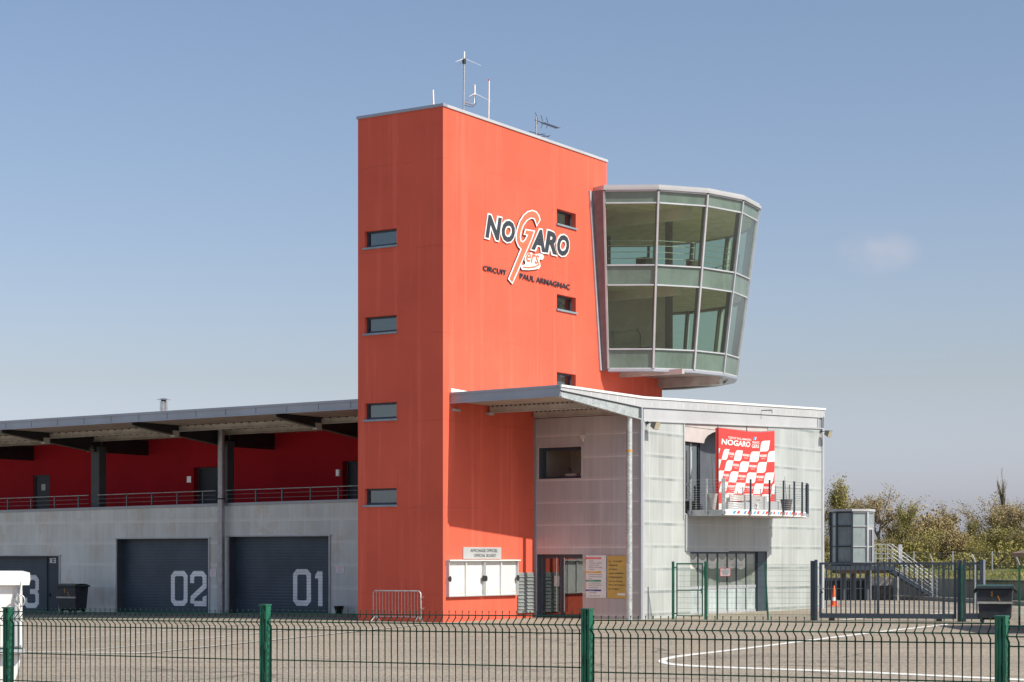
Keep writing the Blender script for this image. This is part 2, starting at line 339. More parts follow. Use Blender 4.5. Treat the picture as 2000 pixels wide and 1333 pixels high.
# ---------------------------------------------------------------- mesh builder
class MB:
    def __init__(s): s.v = []; s.f = []; s.mi = []; s.ms = []; s.smooth = []
    def mid(s, m):
        if m not in s.ms: s.ms.append(m)
        return s.ms.index(m)
    def add(s, vs, fs, m, sm=False):
        b = len(s.v); s.v += [tuple(x) for x in vs]; k = s.mid(m)
        for f in fs: s.f.append(tuple(b+i for i in f)); s.mi.append(k); s.smooth.append(sm)
        return s
    def box(s, x0, x1, y0, y1, z0, z1, m):
        v = [(x0,y0,z0),(x1,y0,z0),(x1,y1,z0),(x0,y1,z0),(x0,y0,z1),(x1,y0,z1),(x1,y1,z1),(x0,y1,z1)]
        return s.add(v, [(0,3,2,1),(4,5,6,7),(0,1,5,4),(1,2,6,5),(2,3,7,6),(3,0,4,7)], m)
    def hexa(s, v, m): return s.add(v, [(0,3,2,1),(4,5,6,7),(0,1,5,4),(1,2,6,5),(2,3,7,6),(3,0,4,7)], m)
    def quad(s, a, b, c, d, m): return s.add([a,b,c,d], [(0,1,2,3)], m)
    def prism(s, pts, ax, d0, d1, m, capmat=None):
        # pts 2-D; ax 'x': (y,z) outline swept in x; 'y': (x,z) swept in y; 'z': (x,y) swept in z
        def P(p, d): return (d,p[0],p[1]) if ax=='x' else (p[0],d,p[1]) if ax=='y' else (p[0],p[1],d)
        n = len(pts); v = [P(p,d0) for p in pts]+[P(p,d1) for p in pts]
        s.add(v, [(i,(i+1)%n,n+(i+1)%n,n+i) for i in range(n)], m)
        s.add(v, [tuple(range(n))[::-1], tuple(range(n,2*n))], capmat or m); return s
    def tube(s, path, r, m, n=6, r2=None, sm=True):
        path = [Vector(p) for p in path]; rings = []; L = len(path)
        for i, p in enumerate(path):
            d = (path[min(i+1,L-1)]-path[max(i-1,0)]).normalized()
            a = d.cross(Vector((0,0,1)));
            if a.length < 1e-3: a = d.cross(Vector((0,1,0)))
            a.normalize(); b = d.cross(a)
            rr = r if r2 is None else r+(r2-r)*i/(L-1)
            rings.append([p+(a*cos(2*pi*k/n)+b*sin(2*pi*k/n))*rr for k in range(n)])
        v = [q for rg in rings for q in rg]; f = []
        for i in range(L-1):
            for k in range(n): f.append((i*n+k, i*n+(k+1)%n, (i+1)*n+(k+1)%n, (i+1)*n+k))
        s.add(v, f, m, sm); s.add(v, [tuple(range(n)), tuple(range((L-1)*n, L*n))], m); return s
    def cyl(s, c, r, z0, z1, m, n=20, r2=None):
        r2 = r if r2 is None else r2
        v = [(c[0]+r*cos(2*pi*k/n), c[1]+r*sin(2*pi*k/n), z0) for k in range(n)]+[(c[0]+r2*cos(2*pi*k/n), c[1]+r2*sin(2*pi*k/n), z1) for k in range(n)]
        s.add(v, [(k,(k+1)%n,n+(k+1)%n,n+k) for k in range(n)], m, True)
        s.add(v, [tuple(range(n))[::-1], tuple(range(n,2*n))], m); return s
    def strip(s, P, path, w_, m, closed=False, d=0.0):
        # mitred flat stroke along a 2-D path; P maps (a,b,depth) to 3-D
        n = len(path); L = []; Rr = []
        for i, p in enumerate(path):
            a = path[i-1] if (i > 0 or closed) else None; b = path[(i+1) % n] if (i < n-1 or closed) else None
            def nrm(p0, p1):
                dx, dy = p1[0]-p0[0], p1[1]-p0[1]; l = math.hypot(dx, dy) or 1; return (-dy/l, dx/l)
            if a is None: nx = nrm(p, b); k = 1
            elif b is None: nx = nrm(a, p); k = 1
            else:
                n1 = nrm(a, p); n2 = nrm(p, b); mx, my = n1[0]+n2[0], n1[1]+n2[1]; l = math.hypot(mx, my) or 1
                nx = (mx/l, my/l); k = min(2.2, 1/max(0.3, nx[0]*n1[0]+nx[1]*n1[1]))
            L.append(P(p[0]+nx[0]*k*w_/2, p[1]+nx[1]*k*w_/2, d)); Rr.append(P(p[0]-nx[0]*k*w_/2, p[1]-nx[1]*k*w_/2, d))
        for i in range(n if closed else n-1):
            j = (i+1) % n; s.quad(L[i], L[j], Rr[j], Rr[i], m)
        return s
    def obj(s, name, parent=None, org=(0,0,0), bevel=0):
        me = bpy.data.meshes.new(name); me.from_pydata([(a-org[0], b-org[1], c-org[2]) for a,b,c in s.v], [], s.f)
        for m in s.ms: me.materials.append(m)
        me.polygons.foreach_set("material_index", s.mi); me.polygons.foreach_set("use_smooth", s.smooth); me.update()
        o = bpy.data.objects.new(name, me); C.objects.link(o)
        if parent: o.parent = parent
        if bevel:
            bv = o.modifiers.new("bevel", 'BEVEL'); bv.width = bevel; bv.segments = 2; bv.limit_method = 'ANGLE'
        return o

class Thing:
    def __init__(t, name, label, cat, loc=(0,0,0), rz=0.0, org=(0,0,0), group=None):
        t.o = bpy.data.objects.new(name, None); C.objects.link(t.o); t.o.empty_display_size = 0.3
        t.o.location = loc; t.o.rotation_euler = (0,0,rz); t.org = org
        t.o['label'] = label; t.o['category'] = cat
        if group: t.o['group'] = group
    def part(t, name, mb, parent=None, label=None, bevel=0):
        o = mb.obj(name, parent or t.o, t.org, bevel)
        if label: o['label'] = label
        return o
def BT(name, label, cat, u, s, z=0.0, group=None):        # thing in the building frame, geometry given in (u,s,z)
    return Thing(name, label, cat, W(u,s,z), BR, (u,s,z), group)
def WT(name, label, cat, x, y, z=0.0, group=None): return Thing(name, label, cat, (x,y,z), 0, (x,y,z), group)
def solo(mb, name, label, cat, org=None, frame='W', group=None):
    org = org or (0,0,0); o = mb.obj(name, None, org)
    if frame == 'B': o.location = W(*org); o.rotation_euler = (0,0,BR)
    else: o.location = org
    o['label'] = label; o['category'] = cat
    if group: o['group'] = group
    return o
def struct(mb, name, frame='W', kind='structure', org=(0,0,0)):
    o = mb.obj(name, None, org); o['kind'] = kind
    if frame == 'B': o.location = W(*org); o.rotation_euler = (0,0,BR)
    else: o.location = org
    return o
def dup(root, loc, rz=None, label=None, group=None):
    r = root.copy(); C.objects.link(r); r.location = loc
    if rz is not None: r.rotation_euler = (0,0,rz)
    if label: r['label'] = label
    if group: r['group'] = group
    for ch in list(root.children):
        c = ch.copy(); C.objects.link(c); c.parent = r
        for g in ch.children:
            d = g.copy(); C.objects.link(d); d.parent = c
    return r

# wall face with openings. plane 's': faces -s at s=d, a=u ; plane 'u': faces +u at u=d, a=s
def PL(plane, d):
    if plane == 's': return lambda a, b, o=0.0: (a, d-o, b)      # o = outward offset
    return lambda a, b, o=0.0: (d+o, a, b)
def wall(mb, plane, d, a0, a1, z0, z1, m, holes=(), depth=0.25, mrev=None, top=None):
    P = PL(plane, d); A = sorted({a0,a1,*[h[0] for h in holes],*[h[1] for h in holes]}); Z = sorted({z0,z1,*[h[2] for h in holes],*[h[3] for h in holes]})
    A = [a for a in A if a0 <= a <= a1]; Z = [z for z in Z if z0 <= z <= z1]
    tp = lambda a, z: (top(a) if top and z == z1 else z)
    for i in range(len(A)-1):
        for j in range(len(Z)-1):
            ca, cz = (A[i]+A[i+1])/2, (Z[j]+Z[j+1])/2
            if any(h[0]<ca<h[1] and h[2]<cz<h[3] for h in holes): continue
            mb.quad(P(A[i],Z[j]), P(A[i+1],Z[j]), P(A[i+1],tp(A[i+1],Z[j+1])), P(A[i],tp(A[i],Z[j+1])), m)
    for h in holes:
        a,b,c,e = h[:4]; mr = mrev or m; dd = h[4] if len(h) > 4 else depth
        mb.quad(P(a,c),P(a,c,-dd),P(a,e,-dd),P(a,e),mr); mb.quad(P(b,c),P(b,e),P(b,e,-dd),P(b,c,-dd),mr)
        mb.quad(P(a,e),P(a,e,-dd),P(b,e,-dd),P(b,e),mr); mb.quad(P(a,c),P(b,c),P(b,c,-dd),P(a,c,-dd),mr)
    return mb
def pbox(mb, plane, d, a0, a1, z0, z1, o0, o1, m):         # box standing off a wall plane between outward offsets
    if plane == 's': return mb.box(a0,a1,d-o1,d-o0,z0,z1,m)
    return mb.box(d+o0,d+o1,a0,a1,z0,z1,m)

def text(mb, s, P, a0, a1, z0, z1, m, bold=0.0, shear=0.0, ext=0.0, off=0.004, fit=True):
    cu = bpy.data.curves.new("t", 'FONT'); cu.body = s; cu.offset = bold; cu.shear = shear; cu.extrude = 0; cu.resolution_u = 3
    ob = bpy.data.objects.new("t", cu); C.objects.link(ob); dg = bpy.context.evaluated_depsgraph_get()
    me = bpy.data.meshes.new_from_object(ob.evaluated_get(dg)); vs = [v.co.copy() for v in me.vertices]; fs = [tuple(p.vertices) for p in me.polygons]
    bpy.data.objects.remove(ob); bpy.data.curves.remove(cu); bpy.data.meshes.remove(me)
    if not vs: return
    x0 = min(v.x for v in vs); x1 = max(v.x for v in vs); y0 = min(v.y for v in vs); y1 = max(v.y for v in vs)
    kx = (a1-a0)/(x1-x0); ky = (z1-z0)/(y1-y0)
    pts = [(a0+(v.x-x0)*kx, z0+(v.y-y0)*ky) for v in vs]
    mb.add([P(a,b,off) for a,b in pts], fs, m)
    if ext:
        from collections import Counter
        e = Counter()
        for f in fs:
            for i in range(len(f)): e[tuple(sorted((f[i],f[(i+1)%len(f)])))] += 1
        for (i,j),n in e.items():
            if n == 1: mb.quad(P(*pts[i],off),P(*pts[j],off),P(*pts[j],off-ext),P(*pts[i],off-ext),m)

def floodlight(name, label, loc, rz, tilt=0.35, group='wall-mounted floodlights'):
    t = Thing(name, label, 'floodlight', loc, rz, group=group)
    b = MB(); c, s_ = cos(tilt), sin(tilt)
    def T(x,y,z): return (x, -0.28-(y*c+z*s_), -0.08+(z*c-y*s_))
    v = [T(*p) for p in [(-.13,-.08,-.09),(.13,-.08,-.09),(.19,.14,-.15),(-.19,.14,-.15),(-.13,-.08,.09),(.13,-.08,.09),(.19,.14,.15),(-.19,.14,.15)]]
    b.hexa(v, M_pillarl); t.part('housing', b, bevel=0.008)
    g = MB(); g.quad(T(-.17,.145,-.13),T(.17,.145,-.13),T(.17,.145,.13),T(-.17,.145,.13),M_lens); t.part('lens', g)
    k = MB(); k.tube([(0,0,0),(0,-.16,.0),(0,-.24,-.06)],.018,M_dark); k.box(-.06,.06,-.01,.02,-.06,.06,M_dark); t.part('bracket', k)
    return t
M_pillarl = simple("floodlight_housing", (0.17, 0.165, 0.14), 0.5, 0.3)
M_lens = simple("floodlight_lens", (0.62, 0.55, 0.42), 0.15, 0.2)

# ---------------------------------------------------------------- ground, markings
def ground():
    b = MB(); xs = sorted({-2500,-1200,-600,-300,-150,*range(-100,101,4),150,300,600,1200,2500}); ys = sorted({-600,-200,-60,-20,0,*range(4,200,4),260,400,800,1600,3500})
    idx = {}; v = []
    for j,y in enumerate(ys):
        for i,x in enumerate(xs): idx[i,j] = len(v); v.append((x,y,gz(x,y) if abs(x) < 160 and 0 < y < 300 else (gz(max(-150,min(150,x)),max(1,min(299,y))))))
    f = [(idx[i,j],idx[i+1,j],idx[i+1,j+1],idx[i,j+1]) for i in range(len(xs)-1) for j in range(len(ys)-1)]
    b.add(v, f, M_asphalt, True); struct(b, 'ground')
ground()
def gline(b, pts, wid, m, dz=0.006):
    for (x0,y0),(x1,y1) in zip(pts[:-1], pts[1:]):
        L = math.hypot(x1-x0,y1-y0); n = max(1,int(L/3)); nx, ny = -(y1-y0)/L*wid/2, (x1-x0)/L*wid/2
        for k in range(n):
            a = k/n; c = (k+1)/n; ax,ay = x0+(x1-x0)*a, y0+(y1-y0)*a; cx,cy = x0+(x1-x0)*c, y0+(y1-y0)*c
            q = [(ax-nx,ay-ny),(cx-nx,cy-ny),(cx+nx,cy+ny),(ax+nx,ay+ny)]
            b.quad(*[(px,py_,gz(px,py_)+dz) for px,py_ in q], m)
mk = MB()
for i, seg in enumerate([[(0,1260),(45,1256.5),(480,1219)], [(154,1273),(676,1220)], [(-60,1274),(283,1276.5)], [(283,1277.2),(821,1221.4)]]):
    gline(mk, [pg(*p) for p in seg], 0.16 if i != 2 else 0.2, M_paintw if i != 2 else M_paint, 0.008+0.004*i)
# teardrop-shaped lane edge on the right: one sheet, outer and inner outlines
outer = [(2050,1333),(1700,1316),(1500,1308.5),(1400,1305.5),(1340,1302.5),(1305,1299.5),(1288,1295.5),(1285,1291.5),(1292,1287),(1312,1282.5),(1350,1277.8),(1400,1272.5),(1470,1264),(1570,1251.5),(1700,1235.5),(1850,1219.5)]
inner = [(2050,1329.5),(1700,1312.8),(1500,1305.8),(1400,1302.2),(1345,1299.4),(1318,1297),(1303,1294),(1300,1291.6),(1305,1289.3),(1325,1285),(1356,1280.5),(1402,1275.2),(1472,1266.6),(1572,1254),(1702,1237.6),(1851,1221.5)]
po = [pg(*p) for p in outer]; pi_ = [pg(*p) for p in inner]
for i in range(len(po)-1):
    mk.quad(*[(p[0],p[1],gz(*p)+0.008) for p in (po[i],po[i+1],pi_[i+1],pi_[i])], M_paint)
struct(mk, 'road_marking')
mk2 = MB()
def gl2(x0,y0,x1,y1,wd,dz=.008): gline(mk2, [pg(x0,y0),pg(x1,y1)], wd, M_paint, dz)
gl2(1590,1174.6,2050,1189.5,.25); gl2(1600,1186,2050,1200,.22); gl2(1640,1212,1880,1196,.2,.012); gl2(1605,1190,1660,1190.5,.35,.014)
struct(mk2, 'track_marking')

# ---------------------------------------------------------------- control tower
TW, TL, TH = 3.79, 11.58, 18.33
SB = 16.27
tow = BT('control_tower', 'tall orange-red control tower with narrow windows and a glazed control room on its right side', 'tower', 0, 0)
bw = [(-3.49,-2.04,z,z+0.62,0.2) for z in (13.58,10.45,7.31,4.2)]
aw = [(7.72,9.15,z,z+0.6,0.26) for z in (15.28,11.96,8.93)]
b = MB()
wall(b,'s',0,-TW,0,-.3,TH,M_orange,bw)
wall(b,'u',0,0,TL,-.3,TH,M_orange,aw)
b.quad((-TW,0,-.3),(-TW,0,TH),(-TW,TL,TH),(-TW,TL,-.3),M_orange)
b.quad((-TW,TL,-.3),(-TW,TL,TH),(0,TL,TH),(0,TL,-.3),M_orange)
b.quad((-TW,0,TH-.1),(0,0,TH-.1),(0,TL,TH-.1),(-TW,TL,TH-.1),M_orange)
tow.part('shaft', b)
b = MB(); b.box(-TW,0,TL,SB,-.2,10.05,M_orange); tow.part('rear_stem', b)
b = MB(); q = .045
b.box(-TW-q,q,-q,.22,TH,TH+.11,M_fascia); b.box(-TW-q,.0,TL-.2,TL+q,TH,TH+.11,M_fascia)
b.box(-.25,q,.22,TL+q,TH,TH+.108,M_fasciaw); b.box(-TW-q,-TW+.25,.22,TL-.2,TH,TH+.108,M_fascia); tow.part('coping', b, bevel=0.01)
def tower_window(pl, h):
    a0,a1,z0,z1,d = h; P = PL(pl,0)
    f = MB(); fw = .07; o0,o1 = -d-.02,-d+.05
    pbox(f,pl,0,a0,a1,z1-fw,z1,o0,o1,M_slate); pbox(f,pl,0,a0,a1,z0+.02,z0+fw+.04,o0,o1,M_slate)
    pbox(f,pl,0,a0,a0+fw,z0+fw+.04,z1-fw,o0,o1,M_slate); pbox(f,pl,0,a1-fw,a1,z0+fw+.04,z1-fw,o0,o1,M_slate)
    # inner sash and stub of the room behind
    pbox(f,pl,0,a0+fw,a0+fw+.05,z0+fw+.04,z1-fw,o0,o1-.03,M_dark)
    fo = tow.part('window', f)
    g = MB(); pbox(g,pl,0,a0+fw,a1-fw,z0+fw,z1-fw,-d-.005,-d+.005,M_glassw); tow.part('pane', g, fo)
    r = MB(); D=.9
    r.add([P(a0,z0,-d-.03),P(a1,z0,-d-.03),P(a1,z1,-d-.03),P(a0,z1,-d-.03),P(a0,z0,-d-D),P(a1,z0,-d-D),P(a1,z1,-d-D),P(a0,z1,-d-D)],[(4,5,6,7),(0,1,5,4),(1,2,6,5),(2,3,7,6),(3,0,4,7)],M_inside); tow.part('reveal', r, fo)
    sl = MB(); pbox(sl,pl,0,a0-.05,a1+.04,z0-.05,z0+.02,-d+.05,.06,M_ledge); tow.part('sill', sl, fo)
for h in bw: tower_window('s', h)
for h in aw: tower_window('u', h)
# louvred vent beside the entrance
b = MB(); s0,_ = pu(1011,1100,.03); s1 = 5.98; _,zt = pu(1030,1118.5,.03); _,zb = pu(1012,1198,.03)
b.box(.0,.05,s0,s1,zb,zt,M_louvre)
for k in range(int((zt-zb)/.135)): b.hexa([(.05,s0,zb+.135*k+.02),(.085,s0,zb+.135*k),(.085,s1,zb+.135*k),(.05,s1,zb+.135*k+.02),(.05,s0,zb+.135*k+.04),(.09,s0,zb+.135*k+.015),(.09,s1,zb+.135*k+.015),(.05,s1,zb+.135*k+.04)],M_louvre)
tow.part('louvre', b)
# glazed control room: flaring sixteen-sided ring round the rear end
PCU, PCS, RT, KB = -1.23, 15.52, 5.53, .835
LV = [9.92,10.69,13.22,14.0,16.43,16.9]
def ring(k, z, rr=0.0):
    t = (z-LV[0])/(LV[5]-LV[0]); r = RT*(KB+(1-KB)*t)+rr; a = R(-70.5+22.5*k)
    return Vector((PCU+r*cos(a), PCS+r*sin(a), z))
NF = 13
frm = MB()
def bar(mb, p, q, wd, dp, m, c):      # rectangular bar between p and q; depth direction away from centre c
    p, q = Vector(p), Vector(q); d = (q-p).normalized(); o = ((p+q)/2-Vector((c[0],c[1],(p.z+q.z)/2))); o -= d*o.dot(d); o.normalize(); sd_ = d.cross(o)
    v = []
    for e in (p, q):
        for a_, b_ in ((-1,-1),(1,-1),(1,1),(-1,1)): v.append(tuple(e+sd_*wd/2*a_+o*dp/2*b_))
    mb.add(v, [(0,3,2,1),(4,5,6,7),(0,1,5,4),(1,2,6,5),(2,3,7,6),(3,0,4,7)], m)
for k in range(NF+1): bar(frm, ring(k,LV[0],.0), ring(k,LV[5],.0), .075, .13, M_mullion, (PCU,PCS))
for k in range(NF):
    for z in LV:
        a, c = ring(k,z,.0), ring(k+1,z,.0); d = (c-a).normalized()*.05
        bar(frm, a+d, c-d, .055, .10, M_mullion, (PCU,PCS))
tow.part('glazing_frame', frm)
inm = MB()
for k in range(1,NF+1): bar(inm, ring(k,LV[0]+.05,-.14), ring(k,LV[4],-.14), .10, .14, M_mullin, (PCU,PCS))
tow.part('inner_post', inm)
for k in range(NF):
    for i in range(5):
        z0, z1 = LV[i]+.03, LV[i+1]-.03
        g = MB(); m = M_spand if i in (0,2,4) else M_glass
        a,c,e,d = ring(k,z0,-.01),ring(k+1,z0,-.01),ring(k+1,z1,-.01),ring(k,z1,-.01)
        g.add([a,c,e,d],[(0,1,2,3)],m)
        if i in (0,2,4):
            a2,c2,e2,d2 = ring(k,z0,-.09),ring(k+1,z0,-.09),ring(k+1,z1,-.09),ring(k,z1,-.09)
            g.add([a2,c2,e2,d2],[(3,2,1,0)],M_insided)
        tow.part('spandrel_panel' if i in (0,2,4) else 'glass_pane', g)
def disc(mb, z0, z1, rr, m, rr2=None):
    n = NF+1; lo = [ring(k,z0,rr) for k in range(n)]+[Vector((-2.6,TL+.01,z0))]; up = [ring(k,z1,rr if rr2 is None else rr2) for k in range(n)]+[Vector((-2.6,TL+.01,z1))]
    N = n+1; lo = [Vector((p.x,p.y,z0)) for p in lo]; up = [Vector((p.x,p.y,z1)) for p in up]
    # split at the tower: outline starts on the sunny face and ends on the far one
    mb.add(lo+up, [tuple(range(N))[::-1], tuple(range(N,2*N))]+[(i,(i+1)%N,N+(i+1)%N,N+i) for i in range(N)], m)
b = MB(); disc(b, 16.44, 16.6, -.12, M_insidec); tow.part('ceiling', b)
b = MB(); disc(b, 13.3, 13.92, -.12, M_insidec); tow.part('middle_floor', b)
b = MB(); disc(b, 9.9, 10.08, -.02, M_corten); tow.part('underfloor', b)
b = MB()
for k in range(NF):
    for rr,z0,z1,th in ((.06,9.80,9.9,.5),):
        a,c = ring(k,9.92,.05),ring(k+1,9.92,.05); a2,c2 = ring(k,9.92,-.35),ring(k+1,9.92,-.35)
        b.hexa([(a.x,a.y,9.8),(c.x,c.y,9.8),(c2.x,c2.y,9.8),(a2.x,a2.y,9.8),(a.x,a.y,9.9),(c.x,c.y,9.9),(c2.x,c2.y,9.9),(a2.x,a2.y,9.9)],M_fascia)
b.box(0.0,2.9,SB-.35,SB-.05,9.52,9.895,M_sofbeam); b.box(0,2.9,12.6,12.8,9.7,9.895,M_sofbeam)
tow.part('underside_frame', b)
b = MB()
for z0,z1,rr in ((16.93,17.03,.12),(17.03,17.14,.02)):
    disc(b, z0, z1, rr, M_fasciaw)
tow.part('roof_cap', b)
# grey return panel between glazing and tower face
b = MB(); p0,p1 = ring(0,LV[0],.05),ring(0,LV[5],.05)
b.hexa([(0.003,p0.y+.0,9.85),(p0.x-.02,p0.y-.02,9.85),(p0.x-.02,p0.y+.08,9.85),(0.003,p0.y+.1,9.85),(0.003,p1.y-.0,16.95),(p1.x-.02,p1.y-.02,16.95),(p1.x-.02,p1.y+.08,16.95),(0.003,p1.y+.1,16.95)],M_return)
b.hexa([(0.003,p0.y-.14,9.85),(.07,p0.y-.14,9.85),(.07,p0.y-.01,9.85),(0.003,p0.y-.01,9.85),(0.003,p1.y-.14,16.95),(.07,p1.y-.14,16.95),(.07,p1.y-.01,16.95),(0.003,p1.y-.01,16.95)],M_mullion)
tow.part('return_panel', b)
b = MB(); b.box(-5.0,.6,15.9,16.0,10.08,13.3,M_inside); tow.part('added_partition', b)  # added wall, blocks the sky behind so the lower panes look darker
b = MB()   # beam and column inside the room, guard rails behind the upper panes
b.box(-3.6,3.0,13.0,13.3,16.0,16.44,M_inside); b.cyl((.8,15.4),.16,10.08,16.44,M_insided,14); b.cyl((-3.4,17.4),.2,10.08,16.44,M_insided,14); b.box(-3.4,2.5,13.0,13.3,12.95,13.3,M_inside)
tow.part('interior_structure', b)
b = MB()
for k in range(NF):
    for dz in (.35,.6,.85,1.05):
        a,c = ring(k,14.0+dz,-.55),ring(k+1,14.0+dz,-.55); b.tube([a,c],.014,M_galv,5)
    a = ring(k,14.0,-.55); b.tube([a,ring(k,15.06,-.55)],.024,M_insided,5)
tow.part('guard_rail', b)
b = MB()
for (u,s,w_,h_,z) in ((1.0,12.9,.5,.62,13.92),(2.2,14.8,.3,.7,13.92),(1.0,12.7,1.1,.75,10.1)):
    b = MB()
    b.box(u-w_/2,u+w_/2,s-.25,s+.25,z+h_-.06,z+h_,M_insided); b.box(u-w_/2,u-w_/2+.05,s-.25,s+.25,z,z+h_,M_insided); b.box(u+w_/2-.05,u+w_/2,s-.25,s+.25,z,z+h_-.06,M_insided); b.box(u-w_/2+.05,u+w_/2-.05,s+.2,s+.24,z+.1,z+h_-.06,M_insided); tow.part('desk', b)

# logo on the tower
def zp(x, y): return 900+x/6.058, 380+y/6.058
LU = 0.06
def LP(x, y): return pu(*zp(x,y), LU)
PA = PL('u', 0)
sg = BT('wall_logo', 'dark and salmon NOGARO Gers logo with white outline on the orange tower wall', 'sign', 0, LP(780,500)[0], 11.5)
G = [(900,362),(930,300),(915,250),(885,212),(845,198),(795,212),(748,252),(705,320),(678,400),(662,480),(665,550),(690,612),(722,645),(575,1000),(608,1042),(632,985),(835,520),(862,440),(772,425),(760,468),(800,475),(768,540),(735,572),(705,555),(697,500),(708,430),(735,360),(780,300),(830,272),(868,278),(888,310)]
def offs(pts, d):
    out = []; n = len(pts)
    ar = sum(pts[i][0]*pts[(i+1)%n][1]-pts[(i+1)%n][0]*pts[i][1] for i in range(n)); sg_ = 1 if ar > 0 else -1
    for i in range(n):
        p0,p,p1 = pts[i-1],pts[i],pts[(i+1)%n]
        def nn(a,b_): dx,dy=b_[0]-a[0],b_[1]-a[1]; l=math.hypot(dx,dy); return (dy/l*sg_,-dx/l*sg_)
        n1,n2=nn(p0,p),nn(p,p1); mx,my=n1[0]+n2[0],n1[1]+n2[1]; l=math.hypot(mx,my) or 1; mx/=l; my/=l
        k=min(1.5,1/max(.4,mx*n1[0]+my*n1[1])); out.append((p[0]+mx*d*k,p[1]+my*d*k))
    return out
b = MB()
def plate(mb, pts, o0, o1, m, mside):
    q = [LP(*p) for p in pts]; n = len(q)
    v = [PA(a,z,o0) for a,z in q]+[PA(a,z,o1) for a,z in q]
    cu = [(i,(i+1)%n,n+(i+1)%n,n+i) for i in range(n)]; mb.add(v, cu, mside)
    from mathutils.geometry import tessellate_polygon
    tr = tessellate_polygon([[Vector((a,z,0)) for a,z in q]]); mb.add([PA(a,z,o1) for a,z in q], [tuple(t) for t in tr], m)
gw = MB(); plate(gw, offs(G,15), .02, .060, M_white, M_letterd); plate(gw, G, .060, .068, M_salmon, M_salmon)
sg.part('letter_g', gw)
def ltr(ch, x0,y0,x1,y1, skew=0.22, wob=0):
    # box is the dark letter's extent in the zoomed photo
    mb = MB(); sL, zT = LP(x0,y0); sR, zB = LP(x1,y1)
    zt2 = LP((x0+x1)/2,y0)[1]; zb2 = LP((x0+x1)/2,y1)[1]
    grow = 17/6.058*.0195
    text(mb, ch, PA, sL-grow, sR+grow, zb2-grow, zt2+grow, M_white, bold=.105, shear=skew, ext=.035, off=.05+wob)
    text(mb, ch, PA, sL, sR, zb2, zt2, M_letterd, bold=.045, shear=skew, ext=.004, off=.058+wob)
    sg.part('letter', mb)
ltr('N',292,256,488,532); ltr('O',486,308,642,568); ltr('A',835,410,1000,668); ltr('R',990,436,1140,700,.22,.0015); ltr('O',1142,478,1284,732)
e = MB()
blob = [(765,730),(790,695),(835,688),(860,710),(900,705),(940,700),(975,715),(985,745),(965,775),(935,770),(930,790),(938,815),(945,850),(925,880),(870,890),(800,897),(725,893),(708,862),(712,835),(750,835),(765,815),(752,775)]
plate(e, blob, .02, .062, M_white, M_letterd)
s0,z1 = LP(772,702); s1,z0 = LP(925,815); text(e,'ers',PA,s0,s1,LP(850,815)[1],LP(850,705)[1],M_salmon,bold=.015,shear=.35,ext=.002,off=.068)
e.strip(lambda a,b_,d: PA(a,b_,d), [LP(735,862),LP(800,868),(LP(870,860)),LP(925,830),LP(915,800)], .055, M_salmon, d=.067)
sg.part('letter_ers', e)
c = MB(); s0,z1 = LP(272,842); s1,_ = LP(546,842); zB = LP(410,928)[1]; zT = LP(410,868)[1]
text(c,'CIRCUIT',PA,s0,s1,zB,zT,M_letterd,bold=.012,ext=.02,off=.045)
s0,_ = LP(708,935); s1,_ = LP(1300,1055); zB2 = LP(1000,1062)[1]; zT2 = LP(1000,997)[1]
text(c,'PAUL ARMAGNAC',PA,s0,s1,zB2,zT2,M_letterd,bold=.012,ext=.02,off=.045)
sg.part('lettering', c)

# official board + sign
a0,zt = pu(877,1099,.14); a1,_ = pu(1013,1099,.14); zb = pu(880,1166.5,.14)[1]; am = (a0+a1)/2+.02; zt = pu(940,1096,.14)[1]
nb = BT('notice_board', 'double white notice board cabinet on the orange wall under the official board sign', 'notice board', 0, a0, zb)
b = MB(); b.box(.002,.03,a0,a1,zb,zt,M_white)
for s0,s1 in ((a0,am-.015),(am+.015,a1)):
    b.box(.03,.14,s0,s0+.04,zb,zt,M_plate); b.box(.03,.14,s1-.04,s1,zb,zt,M_plate); b.box(.03,.14,s0+.04,s1-.04,zb,zb+.04,M_plate)
    b.box(.03,.12,(s0+s1)/2-.02,(s0+s1)/2+.02,zb+.04,zt,M_white)
nb.part('cabinet', b)
b = MB(); b.box(.002,.2,a0-.02,am-.008,zt,zt+.045,M_white); b.box(.002,.2,am+.008,a1+.06,zt,zt+.045,M_white); nb.part('lid', b)
for s0,s1 in ((a0,am-.015),(am+.015,a1)):
    for q0,q1 in ((s0+.05,(s0+s1)/2-.03),((s0+s1)/2+.03,s1-.05)):
        d = MB(); d.quad((.11,q0,zb+.05),(.11,q1,zb+.05),(.11,q1,zt-.02),(.11,q0,zt-.02),M_acryl); nb.part('door', d)
b = MB()
for k in range(420):
    sA = a0+.08+random.random()*(a1-a0-.2); zA = zb+.06+abs(random.gauss(0,.08)); r_ = .006+random.random()*.012
    if random.random() < .12: sA = a0+.07+random.random()*.12; zA = zb+.08+random.random()*(zt-zb)*.8
    b.quad((.033,sA,zA),(.033,sA+r_,zA+r_*.5),(.033,sA+r_*1.2,zA+r_*1.6),(.033,sA-r_*.3,zA+r_),random.choice([M_signb,M_red,M_salmon,M_amber,M_black]))
nb.part('paper_scraps', b)
for sK in (am-.07,am+.07,a1-.03,a0+.07):
    h = MB(); n=14
    h.add([(.15,sK+.085*cos(2*pi*k/n),(zb+zt)/2+.11*sin(2*pi*k/n)) for k in range(n)]+[(.111,sK+.085*cos(2*pi*k/n),(zb+zt)/2+.11*sin(2*pi*k/n)) for k in range(n)],[tuple(range(n))]+[(k,(k+1)%n,n+(k+1)%n,n+k) for k in range(n)],M_dark); nb.part('handle', h)
a0,zt = pu(905,1069.5,.05); a1,zt = pu(979,1069.5,.05); zb = pu(942,1092,.05)[1]; zt = pu(942,1069.3,.05)[1]
